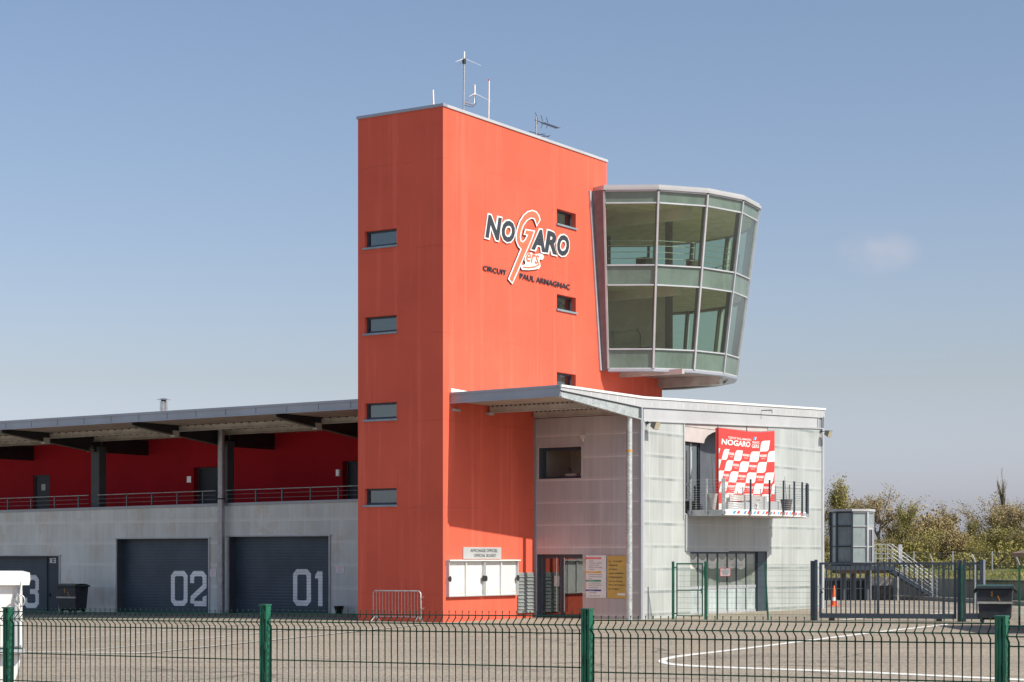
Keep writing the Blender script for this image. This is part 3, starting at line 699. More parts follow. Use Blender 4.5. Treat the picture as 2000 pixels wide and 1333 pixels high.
sn = BT('wall_sign', 'silver AFFICHAGE OFFICIEL OFFICIAL BOARD sign above the notice board', 'sign', 0, a0, zb)
b = MB(); b.box(.002,.05,a0,a1,zb,zt,M_plate); sn.part('plate', b)
b = MB(); L = a1-a0; H_ = zt-zb
text(b,'AFFICHAGE OFFICIEL',PA,a0+L*.18,a0+L*.9,zb+H_*.58,zb+H_*.85,M_letterd,bold=.01,off=.055)
text(b,'OFFICIAL BOARD',PA,a0+L*.27,a0+L*.85,zb+H_*.15,zb+H_*.42,M_letterd,bold=.01,shear=.2,off=.055); sn.part('lettering', b)

# antennas on the tower roof
def ant_root(name,label,x,y,u): s,z = pu(x,y,u); return BT(name,label,'antenna',u,s,TH,group='roof antennas'), s
AU = -1.0
t,s = ant_root('antenna_mast','tall mast antenna with two drooping-arm whips on the tower roof',905,217,AU)
zt = pu(907,104,AU)[1]; zl = pu(905,200,AU)[1]; zm = pu(905,120,AU)[1]
b = MB(); b.tube([(AU,s,TH-.1),(AU,s+.05,zm)],.032,M_galv,8); b.cyl((AU,s+.05),.07,zm-.08,zm+.1,M_dark,10); t.part('mast', b)
def whip(u,s,z,h,ph=0):
    w_ = MB(); w_.tube([(u,s,z),(u,s,z+h)],.034,M_white,7)
    for a in (BRK+ph, BRK+2.1+ph, BRK+4.2+ph): w_.tube([(u,s,z+.06),(u+.62*cos(a),s+.62*sin(a),z-.2)],.012,M_white,5,.006)
    return w_
BRK = R(32.9)
t.part('whip', whip(AU,s+.05,zm+.05,zt-zm))
sA = pu(927,190,AU)[0]; zA = pu(927,186,AU)[1]; t.part('whip', whip(AU,sA,zA,.38,.2))
b = MB(); b.tube([(AU,s,zl),(AU,sA-.12,zl+.03),(AU,sA-.02,zl+.12),(AU,sA,zA)],.028,M_galv,6); b.tube([(AU+.03,s,zl-.12),(AU+.03,sA-.2,zl-.08),(AU+.03,sA+.05,zl+.1),(AU+.03,sA,zA)],.01,M_black,5); t.part('side_bracket', b)
s,z0 = pu(954,236,AU); zt = pu(955,158,AU)[1]
t = BT('antenna_rod','single plain white rod antenna right of the tall mast on the tower roof','antenna',AU,s,TH,group='roof antennas')
b = MB(); b.tube([(AU,s,TH-.1),(AU,s+.04,zt)],.027,M_white,7,.028); t.part('rod', b); b = MB(); b.cyl((AU,s+.04),.034,zt,zt+.05,M_red,7); t.part('tip', b)
u_,z_ = ps(847,207,.8); zt = ps(846,176,.8)[1]
t = BT('antenna_stub','short white antenna at the left front edge of the tower roof','antenna',u_,.8,TH,group='roof antennas')
b = MB(); b.tube([(u_,.8,TH),(u_-.03,.8,zt)],.04,M_white,7,.03); t.part('rod', b); b = MB(); b.box(u_-.12,u_+.12,.74,.86,TH+.1,TH+.26,M_galv); t.part('clamp', b)
s,z0 = pu(1047,265,AU); 
t = BT('tv_antenna','rake-shaped television antenna at the right end of the tower roof','antenna',AU,s,TH,group='roof antennas')
zt = pu(1048,226,AU)[1]; zb_ = pu(1048,262,AU)[1]; zm=pu(1048,236,AU)[1]; b = MB(); b.tube([(AU,s,TH-.1),(AU,s,zt-.05)],.03,M_galv,6); t.part('mast', b)
b = MB(); sE = pu(1089,234,AU)[0]
b.tube([(AU,s-.1,zm),(AU,sE,zm)],.016,M_dark,5)
for k in range(10): q=s+.5+(sE-s-.5)*k/9; b.tube([(AU-.13,q,zm),(AU+.13,q,zm)],.009,M_dark,4)
for sgn in (-1,1): 
    for k in range(3): b.tube([(AU+.05*k,s+.12+.3*k,zm+.04*sgn),(AU+.05*k,s-.05+.32*k,zm+.3*sgn*(1-.15*k))],.012,M_dark,5)
b.tube([(AU,s-.5,zb_),(AU,s+.95,zb_+.05)],.014,M_dark,5); b.tube([(AU-.3,s+.2,zb_),(AU+.3,s+.2,zb_)],.01,M_dark,5); b.tube([(AU-.3,s+.6,zb_),(AU+.3,s+.6,zb_)],.01,M_dark,5)
t.part('boom', b)

# ---------------------------------------------------------------- entrance building
UF, SE, S2 = 4.6, 6.1, 22.6
eb = BT('entrance_building','two-storey building clad in translucent panels with a canopy and curved balcony right of the tower','building',UF,SE)
def rtop(s): return 8.25 if s <= 6.2 else 8.25+(s-6.2)*0.0384
def ctop(s): return 7.36+(s-6.1)*0.0388
def pxs(x0,y0,x1,y1,s=SE): a=ps(x0,y0,s); c=ps(x1,y1,s); return a[0],c[0],c[1],a[1]
# entrance wall (faces the canopy)
wx0,_ = ps(1053,880,SE); wx1,wzt = ps(1136,872.5,SE); wzb = ps(1136,934,SE)[1]
dx0 = ps(1049,1088,SE)[0]; dx1,dzt = ps(1138,1083,SE)
b = MB(); wall(b,'s',SE,0.0,UF-.02,-.1,7.6,M_polye,[(wx0,wx1,wzb,wzt,.35),(dx0,dx1,-.1,dzt,.35)],mrev=M_niche); b.box(.005,.07,SE-.05,SE-.002,0,7.5,M_fascia)
eb.part('entrance_wall', b)
b = MB(); q=.05
for (a0,a1,c0,c1) in ((wx0-.06,wx1+.06,wzt,wzt+.04),(wx0-.06,wx1+.06,wzb-.05,wzb),(wx0-.06,wx0,wzb,wzt),(wx1,wx1+.06,wzb,wzt)): b.box(a0,a1,SE-.03,SE-.002,c0,c1,M_pink)
wf = MB(); d=SE+.3
for (a0,a1,c0,c1) in ((wx0,wx1,wzt-.11,wzt),(wx0,wx1,wzb,wzb+.09),(wx0,wx0+.09,wzb+.09,wzt-.11),(wx1-.05,wx1,wzb+.09,wzt-.11)): wf.box(a0,a1,d,d+.06,c0,c1,M_slate)
wo = eb.part('window', wf); eb.part('surround', b, wo)
g = MB(); g.box(wx0+.05,wx1-.04,d+.02,d+.03,wzb+.05,wzt-.05,M_acryl); eb.part('pane', g, wo)
r = MB(); D=d+2.3   # the lit office room behind
r.add([(.03,d+.07,wzb-.9),(wx1+.6,d+.07,wzb-.9),(wx1+.6,d+.07,wzt+.5),(.03,d+.07,wzt+.5),(.03,D,wzb-.9),(wx1+.6,D,wzb-.9),(wx1+.6,D,wzt+.5),(.03,D,wzt+.5)],[(4,5,6,7),(0,1,5,4),(1,2,6,5),(2,3,7,6),(3,0,4,7)],M_inside)
r.box(wx1-.95,wx1-.9,D-.04,D-.005,wzb-.9,wzt-.1,M_insided); r.box(wx1-.2,wx1-.15,D-.04,D-.005,wzb-.9,wzt-.1,M_insided); r.box(wx1-.95,wx1-.15,D-.04,D-.006,wzt-.1,wzt-.05,M_insided)
r.box(wx0+.1,wx1+.3,d+.1,d+.7,wzb-.05,wzb+.02,M_insided); r.box(wx1-1.0,wx1-.5,d+.15,d+.5,wzb+.02,wzb+.2,M_pot); r.box(wx1-.35,wx1-.05,d+.15,d+.4,wzb+.02,wzb+.22,M_plate)
r.tube([(wx1-.95,d+.45,wzb+.02),(wx1-.93,d+.45,wzb+.4),(wx1-1.03,d+.45,wzb+.42)],.02,M_black)
eb.part('office_interior', r)
# glazed entrance doors
dm = (dx0+dx1)/2-.02; d=SE+.22
for k,(a0,a1) in enumerate(((dx0+.12,dm),(dm+.01,dx1))):
    f = MB(); f.box(a0,a0+.09,d,d+.06,.02,dzt-.04,M_slate); f.box(a1-.09,a1,d,d+.06,.02,dzt-.04,M_slate); f.box(a0+.09,a1-.09,d,d+.06,dzt-.16,dzt-.04,M_slate); f.box(a0+.09,a1-.09,d,d+.06,.02,.16,M_slate)
    do = eb.part('door', f); g = MB(); g.box(a0+.09,a1-.09,d+.025,d+.035,.16,dzt-.16,M_glassw); eb.part('glass', g, do)
    h = MB(); hx = a1-.2 if k==0 else a0+.13; h.tube([(hx,d-.07,.25),(hx,d-.07,dzt-.12)],.022,M_stainless); h.tube([(hx,d-.07,.45),(hx,d+.01,.45)],.014,M_stainless); h.tube([(hx,d-.07,dzt-.3),(hx,d+.01,dzt-.3)],.014,M_stainless); eb.part('handle', h, do)
f = MB(); f.box(dx0,dx0+.12,d,d+.08,0,dzt,M_niche); f.box(dx0+.12,dx1,d,d+.08,dzt-.04,dzt,M_slate)
f.box(dx0+.62,dx0+.85,d+.015,d+.022,1.22,1.62,M_pot); eb.part('door_frame', f)
r = MB(); r.box(.03,dx1+1.5,d+2.9,d+3.0,0,2.9,M_inside); r.box(.03,.06,d+.09,d+2.9,0,2.9,M_inside); r.quad((.06,d+.09,.004),(dx1+1.5,d+.09,.004),(dx1+1.5,d+2.9,.004),(.06,d+2.9,.004),M_insided); r.box(dx0+1.7,dx0+2.3,d+1.2,d+1.6,0,1.9,M_insided); eb.part('hall_interior', r)
# long facade on the sunny side
def fx(x,y): return pu(x,y,UF)
bs0 = fx(1338,900)[0]; bs1 = fx(1500,900)[0]; zN1 = fx(1338,862)[1]; zN0 = fx(1345,1000)[1]
ls0 = fx(1348,1100)[0]; ls1 = fx(1498,1100)[0]; zL1 = fx(1400,1077)[1]; zL0 = .08
sz = fx(1345,1003)[1]
b = MB(); wall(b,'u',UF,SE,S2,-.1,7.36,M_polyf,[(bs0,bs1,sz,7.36,.5),(ls0,ls1,-.1,zL1,.3)],mrev=M_niche,top=ctop)
b.quad((UF,S2,-.1),(0,S2,-.1),(0,S2,8.5),(UF,S2,8.5),M_polyf)
eb.part('facade', b)
# apron panel, its grey carrying the balcony's shade in the colour
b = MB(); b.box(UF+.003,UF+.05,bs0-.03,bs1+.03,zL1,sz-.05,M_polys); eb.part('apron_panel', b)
# upper cladding board over the niche with its arch
b = MB(); pts = [(bs0,ctop(bs0)-.01),(bs1,ctop(bs1)-.01)]
aL = fx(1376,866); aC = fx(1425,845); arch = []
cs, cr = fx(1428,900)[0], fx(1428,900)[0]-fx(1376,866)[0]
for k in range(13):
    a = pi*k/12; arch.append((cs-cr*cos(a), aL[1]+.62*sin(a)))
low = [(bs0,zN1)]+arch+[(bs1,aL[1])]
for (p,q2) in zip(low[:-1],low[1:]):
    b.add([(UF-.02,p[0],p[1]),(UF-.02,q2[0],q2[1]),(UF-.02,q2[0],ctop(q2[0])-.01),(UF-.02,p[0],ctop(p[0])-.01)],[(0,1,2,3)],M_pink)
    b.add([(UF-.02,p[0],p[1]),(UF-.02,q2[0],q2[1]),(UF-.22,q2[0],q2[1]),(UF-.22,p[0],p[1])],[(3,2,1,0)],M_pink)
eb.part('arched_board', b)
b = MB()   # curved back of the niche
n=14; sa = fx(1374,900)[0]
for k in range(n):
    a0_,a1_ = pi*k/n, pi*(k+1)/n; f_ = lambda a: (UF-.15-.75*sin(a), cs-(bs1-cs if a>pi/2 else cs-sa)*cos(a))
    p,q2 = f_(a0_),f_(a1_); b.quad((p[0],p[1],sz),(q2[0],q2[1],sz),(q2[0],q2[1],8.0),(p[0],p[1],8.0),M_niche)
b.box(UF-1.0,UF-.95,bs0-.2,bs1+.3,sz,7.9,M_niche)
eb.part('niche_wall', b)
# balcony door
f = MB(); a0=bs0+.02; a1=sa+.02; d=UF-.2; zt=zN1-.03; zb=sz+.06; mid=a0+(a1-a0)*.55
for q0,q1 in ((a0,a0+.07),(mid-.06,mid+.06),(a1-.07,a1)): f.box(d-.06,d,q0,q1,zb,zt,M_slate if q0!=mid-.06 else M_mullion)
for z in (zb,zt-.1): f.box(d-.058,d-.002,a0+.07,mid-.06,z,z+.1,M_slate); f.box(d-.058,d-.002,mid+.06,a1-.07,z,z+.1,M_slate)
f.box(d,d+.03,a0+.02,a0+.08,zb+.02,zb+1.1,M_mullion); f.box(d,d+.03,a0+.08,mid-.06,zb+1.0,zb+1.1,M_mullion)
do = eb.part('balcony_door', f); g = MB(); g.box(d-.035,d-.025,a0+.05,a1-.05,zb+.05,zt-.05,M_glassw); eb.part('glass', g, do)
h = MB(); h.tube([(d+.08,mid-.12,zb+.5),(d+.08,mid-.12,zt-.3)],.025,M_white); eb.part('handle', h, do)
# ground floor windows
f = MB(); d=UF-.1; zt=zL1-.02; zr=fx(1400,1147)[1]; edges=[fx(x,1100)[0] for x in (1349,1368.5,1387,1407,1425.5,1443.5,1462,1481)]
for k,e_ in enumerate(edges): f.box(d-.08,d,e_-.03,e_+.03,.1,zt,M_slate if k%7 else M_slate)
for k,e_ in enumerate(edges[:-1]): f.box(d,d+.03,e_-.035,e_+.035,.1,zr-.05,M_mullion)
for q0,q1 in zip(edges[:-1],edges[1:]):
    for z0,z1,m in ((zt-.08,zt,M_slate),(zr-.07,zr+.05,M_mullion),(.1,.2,M_mullion)): f.box(d-.07,d-.004,q0+.03,q1-.03,z0,z1,m)
f.box(d-.1,d+.06,edges[-1]+.03,ls1-.03,-.05,zt,M_slate); f.box(d-.09,d+.09,ls0,ls1,-.05,.098,M_conc2)
wo = eb.part('ground_floor_window', f)
for k,(q0,q1) in enumerate(zip(edges[:-1],edges[1:])):
    g = MB(); g.box(d-.045,d-.035,q0+.03,q1-.03,zr+.05,zt-.08,M_winup); eb.part('pane', g, wo)
    if k < 6:   # pale scalloped shapes painted over the upper panes as reflections
        cc=(q0+q1)/2; ww=(q1-q0)/2-.04; pts=[(cc-ww,zt-.62)]+[(cc-ww+2*ww*j/8, zt-.62-.10*sin(pi*j/8)*(1 if k%2 else .5)) for j in range(1,8)]+[(cc+ww,zt-.62)]+[(cc+ww-2*ww*j/8, zt-.16-.16*sin(pi*j/8)-.03*(k%3)) for j in range(9)]
        g2 = MB(); g2.add([(d-.0335,a_,z_) for a_,z_ in pts],[tuple(range(len(pts)))],M_blindrefl); eb.part('pane_reflection', g2, wo)
    g = MB(); g.box(d-.05,d-.03,q0+.03,q1-.03,.2,zr-.07,M_winlow); eb.part('lower_pane', g, wo)
r = MB(); r.add([(d-.12,ls0,0),(d-.12,ls1,0),(d-.12,ls1,zt),(d-.12,ls0,zt),(d-2.5,ls0,0),(d-2.5,ls1,0),(d-2.5,ls1,zt),(d-2.5,ls0,zt)],[(4,5,6,7),(0,1,5,4),(1,2,6,5),(2,3,7,6),(3,0,4,7)],M_inside)
r.box(d-.13,d-.10,edges[0],edges[-2],zr+.04,zt-.08,M_blindrefl)
for k in range(6):
    c_=(edges[k]+edges[k+1])/2; w_=(edges[k+1]-edges[k])*.42
    pts=[]; 
    for j in range(9): a=pi*j/8; pts.append((c_-w_*cos(a), zt-.16-.22*sin(a)*(1-.2*random.random())))
    for (p,q2) in zip(pts[:-1],pts[1:]): r.quad((d-.095,p[0],zt-.08),(d-.095,p[0],p[1]),(d-.095,q2[0],q2[1]),(d-.095,q2[0],zt-.08),M_pillar); r.quad((d-.097,p[0],zt-.7),(d-.097,q2[0],zt-.7),(d-.097,q2[0],zt-.08),(d-.097,p[0],zt-.08),M_white)  # white patches below the dark scallops paint reflections in the glass
eb.part('ground_floor_room', r)
# corner post and edge strips
b = MB(); b.box(UF-.04,UF+.06,SE-.04,SE+.10,-.1,7.36,M_fascia); b.box(UF+.0,UF+.06,SE+.10,SE+.22,-.1,7.37,M_mullion); eb.part('corner_trim', b)
b = MB(); b.box(UF+.0,UF+.05,S2-.15,S2+.04,-.1,8.5,M_mullion); eb.part('corner_trim', b)
b = MB()
b.box(UF+.002,UF+.04,fx(1335,900)[0]-.03,fx(1335,900)[0]+.03,zN0-.3,ctop(9.7),M_fasciaw); eb.part('vertical_trim', b)
# roof, fascias, canopy
b = MB()
b.hexa([(0.02,.5,7.98),(UF-.05,.5,7.98),(UF-.05,6.2,7.98),(.02,6.2,7.98),(0.02,.5,8.12),(UF-.05,.5,8.17),(UF-.05,6.2,8.17),(.02,6.2,8.17)],M_fasciaw)
b.hexa([(0.02,6.2,7.9),(UF-.05,6.2,7.9),(UF-.05,S2+.05,8.5),(-.0,S2+.05,8.5),(.02,6.2,8.17),(UF-.05,6.2,8.17),(UF-.05,S2+.05,rtop(S2)-.08),(-.0,S2+.05,rtop(S2)-.08)],M_fasciaw)
b.add([(.012,.5,8.18),(.012,2.4,8.18),(.012,2.4,8.30),(.012,.5,8.36)],[(0,1,2,3)],M_white); b.box(0.02,.04,.5,6.1,8.12,8.2,M_white)
eb.part('roof', b)
b = MB()  # corrugated soffit of the canopy
n=46
for k in range(n):
    u0=.03+(UF-.12)*k/n; u1=.03+(UF-.12)*(k+1)/n; z0=7.88 if k%2 else 7.93
    b.quad((u0,.52,z0),(u1,.52,z0),(u1,6.1,z0),(u0,6.1,z0),M_corten); b.quad((u1,.52,7.88),(u1,.52,7.93),(u1,6.1,7.93),(u1,6.1,7.88),M_corten)
eb.part('canopy_soffit', b)
b = MB()  # front fascia with drip profiles
b.hexa([(0.003,.44,7.82),(UF,.44,7.88),(UF,.50,7.88),(0.003,.50,7.82),(0.003,.44,8.15),(UF,.44,8.2),(UF,.50,8.2),(0.003,.50,8.15)],M_fascia)
b.hexa([(0.003,.40,8.11),(UF+.02,.40,8.17),(UF+.02,.52,8.17),(0.003,.52,8.11),(0.003,.40,8.2),(UF+.02,.40,8.255),(UF+.02,.52,8.255),(0.003,.52,8.2)],M_fascia)
b.hexa([(0.003,.41,7.80),(UF,.41,7.86),(UF,.439,7.86),(0.003,.439,7.80),(0.003,.41,7.86),(UF,.41,7.91),(UF,.439,7.91),(0.003,.439,7.86)],M_fascia)
eb.part('front_fascia', b)
b = MB()  # side fascia, canopy part then roof part
def hx(s0,s1,u0,u1,za0,za1,zb0,zb1,m): b.hexa([(u0,s0,za0),(u1,s0,za0),(u1,s1,zb0),(u0,s1,zb0),(u0,s0,za1),(u1,s0,za1),(u1,s1,zb1),(u0,s1,zb1)],m)
hx(.42,6.2,UF,UF+.05,8.07,8.18,7.85,8.18,M_fasciaw); hx(6.2,S2+.1,UF,UF+.05,7.85,8.18,8.46,rtop(S2)-.07,M_fasciaw)
hx(.40,6.2,UF-.1,UF+.09,8.18,8.26,8.18,8.26,M_white); hx(6.2,S2+.12,UF-.1,UF+.09,8.18,8.26,rtop(S2)-.07,rtop(S2)+.01,M_white)
for k in range(26):
    s_=6.9+k*.62
    if s_<S2: z=(s_-6.2)/(S2-6.2); b.box(UF+.05,UF+.056,s_,s_+.02,7.85+.61*z+.03,7.85+.61*z+.24,M_white)
for k in range(8): s_=1.2+k*.62; b.box(UF+.05,UF+.056,s_,s_+.02,8.08-.22*(s_-.4)/5.8+.02,8.16,M_white)
eb.part('side_fascia', b)
b = MB()  # tapered edge beam of the canopy and channel over the facade
hx(.5,6.1,UF-.05,UF+.02,7.86,8.02,7.43,7.80,M_galvl); hx(.5,6.1,UF-.05,UF+.04,8.02,8.065,7.80,7.845,M_dark)  # dark strip over the beam paints the shadow gap under the fascia
hx(.5,6.15,UF-.13,UF+.04,7.83,7.86,7.39,7.43,M_galvl); b.box(UF-.02,UF+.035,5.95,6.1,7.44,7.83,M_pillar)
hx(6.35,S2-.6,UF-.10,UF+.005,7.36,7.80,8.0,8.42,M_fasciaw); hx(6.1,S2+.02,UF-.06,UF-.02,7.36,7.86,8.0,8.47,M_fascia)
b.box(UF-.02,UF+.05,6.12,6.2,7.36,7.85,M_mullion); b.box(UF-.02,UF+.05,S2-.14,S2+.02,8.0,8.46,M_mullion); b.box(UF-.08,UF+.02,S2-.55,S2-.45,7.98,8.44,M_mullion)
hx(6.2,S2,UF+.0,UF+.06,7.33,7.37,7.97,8.01,M_fasciaw)
eb.part('edge_beam', b)
b = MB()
for s_ in (2.9,5.92): b.box(.06,UF-.06,s_,s_+.12,7.64,7.87,M_sofbeam); b.box(.06,UF-.06,s_-.05,s_+.12,7.62,7.64,M_sofbeam)
for s_,u_ in ((.55,.02),(2.75,.02)): b.box(0.003,.09,s_,s_+.42,7.55,7.63,M_galvl)
for s_ in (2.9,5.92):
    u=.2
    while u<UF-.2: b.box(u,u+.06,s_-.062,s_-.051,7.83,7.88,M_black); u+=.2  # black dashes paint the shade in the corrugation gaps
eb.part('canopy_purlin', b)
cu_,_ = ps(1229,1000,5.5)
b = MB(); b.cyl((cu_,5.5),.112,-.05,7.5,M_galvl,20); b.cyl((cu_,5.5),.118,6.18,6.25,M_amber,20); b.box(cu_-.17,cu_+.17,5.33,5.67,-.05,.03,M_galvl); eb.part('canopy_column', b)
# curved balcony
BC, BRAD = (13.6,.2), 7.0        # centre (s,u)
def barc(s, r=BRAD): return BC[1]+sqrt(r*r-(s-BC[0])**2)
sl0, sl1 = 9.85, 17.35; NB=24; zf = 4.1
arc = [(barc(sl0+(sl1-sl0)*k/NB), sl0+(sl1-sl0)*k/NB) for k in range(NB+1)]
b = MB(); out = [(UF,sl0)]+arc+[(UF,sl1)]
b.prism(out,'z',zf-.16,zf-.001,M_pink)
b2 = MB(); b2.box(UF,barc(sl0),sl0-.045,sl0-.002,zf-.2,zf+.04,M_galv)
bal = eb.part('balcony', b, label='curved balcony slab')
eb.part('side_edge', b2, bal)
b = MB()
for (p,q2) in zip(arc[:-1],arc[1:]):
    b.quad((p[0]+.02,p[1],zf-.17),(q2[0]+.02,q2[1],zf-.17),(q2[0]+.02,q2[1],zf+.05),(p[0]+.02,p[1],zf+.05),M_white)
s_=sl0+.35; k=0
while s_<sl1-.1:
    for j,m in enumerate((M_cyan,M_red)):
        sa_=s_+j*.17; p=(barc(sa_)+.027,sa_); q2=(barc(sa_+.1)+.027,sa_+.1); r2=(barc(sa_+.16)+.027,sa_+.16); p2=(barc(sa_+.06)+.027,sa_+.06)
        b.quad((p[0],p[1],zf-.11),(q2[0],q2[1],zf-.11),(r2[0],r2[1],zf+.0),(p2[0],p2[1],zf+.0),m)
    s_+=.46
eb.part('edge_banner', b, bal)
rp = [(barc(s)+.06,s) for s in (9.85,10.95,11.95,12.88,13.8,14.75,15.75,16.65,17.35)]+[(6.12,9.8),(5.45,9.8),(4.75,9.8)]+[(5.4,17.4),(4.75,17.4)]
for (u,s) in rp:
    b = MB(); b.box(u-.028,u+.028,s-.03,s+.03,zf-.12,zf+1.22,M_slate if s>9.9 and u>5.6 else M_galvl); b.box(u-.05,u+.05,s-.05,s+.05,zf-.14,zf-.02,M_galv); eb.part('rail_post', b, bal)
b = MB()
for k in range(12):
    z = zf+.12+k*.088 if k<9 else zf+.12+8*.088+(k-8)*.12
    b.tube([(4.75,9.8,z)]+[(u+.06,s,z) for u,s in arc[::3]]+[(4.75,17.4,z)],.006,M_stainless,4)
eb.part('rail_cable', b, bal)

# things on the balcony
def ban(a, o=0.0): # a in 0..1 along banner, returns (u,s)
    s = 9.98+(12.85-9.98)*a; return (barc(s)-.30+.03*sin(a*6)-.12*max(0,.25-a)+o, s)
zbt, zbb = 7.27, 4.14
t = BT('banner','red and white checkered NOGARO FRANCE GERS banner hung behind the balcony rail','banner',5.9,10,zbb)
b = MB(); n=20
def bz(a): return zbt-.10*sin(pi*a)+.0*a
def BP(a, v, o=0.0):     # v 0 bottom..1 top
    u,s = ban(a,o); return (u,s,zbb+(bz(a)-zbb)*v)
for k in range(n):
    for o,fl in ((0,0),(-.012,1)):
        q = [BP(k/n,0,o),BP((k+1)/n,0,o),BP((k+1)/n,1,o),BP(k/n,1,o)]; b.add(q,[(0,1,2,3) if not fl else (3,2,1,0)],M_red)
def bpoly(pts, m, o=.006):
    b.add([BP(min(1,max(0,a)),v,o) for a,v in pts],[tuple(range(len(pts)))],m)
CB = [-.06,.0,.05,.12,.21,.32,.47,.65,.84,1.04,1.26]      # checker columns, wider towards the right
def clip(P_,lim,sg2):
    o_=[]
    for i in range(len(P_)):
        p,q2=P_[i],P_[(i+1)%len(P_)]; ip=(p[0]-lim)*sg2<=0; iq=(q2[0]-lim)*sg2<=0
        if ip: o_.append(p)
        if ip!=iq: tt=(lim-p[0])/(q2[0]-p[0]); o_.append((lim,p[1]+(q2[1]-p[1])*tt))
    return o_
th = .135
for r_ in range(7):
    v1 = .885-th*r_; v0 = max(.0, v1-th)
    ln = lambda c,v: CB[c]+(v-.68)*.26
    for c_ in range(len(CB)-1):
        if r_ == 0 and c_ != 7: continue
        if (c_+r_) % 2 == 1 or r_ == 0:
            e_=.012; a0,a1,a2,a3=ln(c_,v0),ln(c_+1,v0),ln(c_+1,v1),ln(c_,v1); w_=(a1-a0)*.16; h_=(v1-v0)*.16
            L0=lambda f: (a0+(a3-a0)*f, v0+(v1-v0)*f); R0=lambda f: (a1+(a2-a1)*f, v0+(v1-v0)*f)
            pts=[(a0,v0),(a1-w_*1.6,v0),(a1-w_*.5,v0+h_*.3),R0(.22),(a2,v1),(a3+w_*1.6,v1),(a3+w_*.5,v1-h_*.3),L0(.78)]
            pts=clip(pts,1,1); pts=clip(pts,0,-1) if pts else pts
            if len(pts)>2: bpoly(pts,M_white)
        else:
            vm=(v0+v1)/2; a0=ln(c_,vm); W_=CB[c_+1]-CB[c_]
            if a0>.03 and a0+W_<1.0 and v0>.05:
                text(b,'NOGARO',lambda a,v,o: BP(a,v,o),a0+W_*.08,a0+W_*.92,vm-.002,vm+.03,M_white,bold=.05,off=.007); text(b,'CIRCUIT',lambda a,v,o: BP(a,v,o),a0+W_*.25,a0+W_*.75,vm-.03,vm-.014,M_white,off=.007)
PB = lambda a,v,o: BP(a,v,o)
text(b,'NOGARO',PB,.03,.47,.80,.872,M_white,bold=.035,shear=.1,off=.008); text(b,'CIRCUIT PAUL ARMAGNAC',PB,.12,.49,.882,.91,M_white,bold=.02,off=.008)
text(b,'FRANCE',PB,.51,.655,.85,.88,M_white,bold=.02,off=.008); text(b,'GERS',PB,.50,.65,.795,.84,M_white,bold=.02,off=.008); bpoly([(.53,.895),(.565,.895),(.585,.935),(.55,.935)],M_cyan); bpoly([(.567,.895),(.58,.895),(.6,.935),(.587,.935)],M_white)
b.add([BP(0,0,0),BP(0,1,0),(ban(0)[0]-.15,ban(0)[1]+.02,zbt),(ban(0)[0]-.15,ban(0)[1]+.02,zbb)],[(0,1,2,3)],M_red)
t.part('cloth', b)
b = MB()
for a in (0.0,.42): u,s=ban(a); b.tube([(u-.03,s,zf),(u-.03,s,zbt+.12)],.02,M_dark,6)
b.tube([(*ban(0,-.03),zbt+.02)]+[(*ban(k/6,-.03),bz(k/6)+.02) for k in range(1,7)],.014,M_galv,5)
t.part('pole', b)
sP,zP = fx(1490,990); 
t = BT('winners_podium','pale grey stepped podium block numbered 2 on the balcony floor under the banner','podium',6.2,11.2,zf)
def pod(s0,s1,h): 
    x = MB(); v=[(barc(s0)-.62,s0),(barc(s0)-.16,s0),(barc(s1)-.16,s1),(barc(s1)-.62,s1)]
    x.hexa([(p[0],p[1],zf+.0) for p in v]+[(p[0],p[1],zf+h) for p in v],M_plate); return x
t.part('step', pod(10.2,11.2,.34)); t.part('step', pod(11.2,12.1,.58)); k3=pod(12.1,13.0,.40)
t.part('step', k3)
x = MB(); text(x,'2',lambda a,z,o:(barc(11.5)-.15+o,a,z),11.42,11.62,zf+.1,zf+.33,M_white,bold=.04,off=.03); t.part('number', x)
x = MB(); x.hexa([(barc(10.25)-.14,10.25,zf+.36),(barc(11.7)-.14,11.7,zf+.44),(barc(11.7)-.17,11.7,zf+.44),(barc(10.25)-.17,10.25,zf+.36),(barc(10.25)-.14,10.25,zf+.62),(barc(11.7)-.14,11.7,zf+.62),(barc(11.7)-.17,11.7,zf+.62),(barc(10.25)-.17,10.25,zf+.62)],M_pink); t.part('board', x)
def planter(name,label,u,s,m,h,hs):
    t = BT(name,label,'planter',u,s,zf,group='planters on the balcony'); x = MB(); x.cyl((u,s),.15,zf,zf+h,m,18,.24); x.cyl((u,s),.25,zf+h,zf+h+.04,m,18); t.part('pot', x)
    x = MB(); x.tube([(u,s,zf+h),(u-.05,s-.05,zf+hs)],.016,M_barkl,5,.01); t.part('stem', x)
planter('planter','pale tapered planter with a bare stick by the balcony door',5.6,10.05,M_pot,.62,2.1) 
planter('planter','dark tapered planter with a bare stick at the right end of the balcony',6.55,14.6,M_potd,.5,1.45)
sA_ = fx(1391,980)
# cameras / floodlights on this building
fs,fz = fx(1262,826); floodlight('floodlight','boxy floodlight at the top left corner of the translucent facade',W(UF+.06,SE+.45,7.30),BR+R(90))
floodlight('floodlight','boxy floodlight at the top right end of the translucent facade',W(UF+.06,S2-.3,7.85),BR+R(90))
t = BT('alarm_siren','small beige siren box on the shaded entrance wall above the office window','siren',*ps(1139,853,SE)[:1],SE,ps(1139,853,SE)[1]); u_=ps(1139,853,SE)[0]; z_=ps(1139,858,SE)[1]
x = MB(); x.box(u_-.07,u_+.09,SE-.11,SE-.003,z_,z_+.16,M_pot); t.part('housing', x, bevel=.01); x = MB(); x.cyl((u_+.03,SE-.05),.03,z_-.1,z_,M_white,10); t.part('lamp', x)
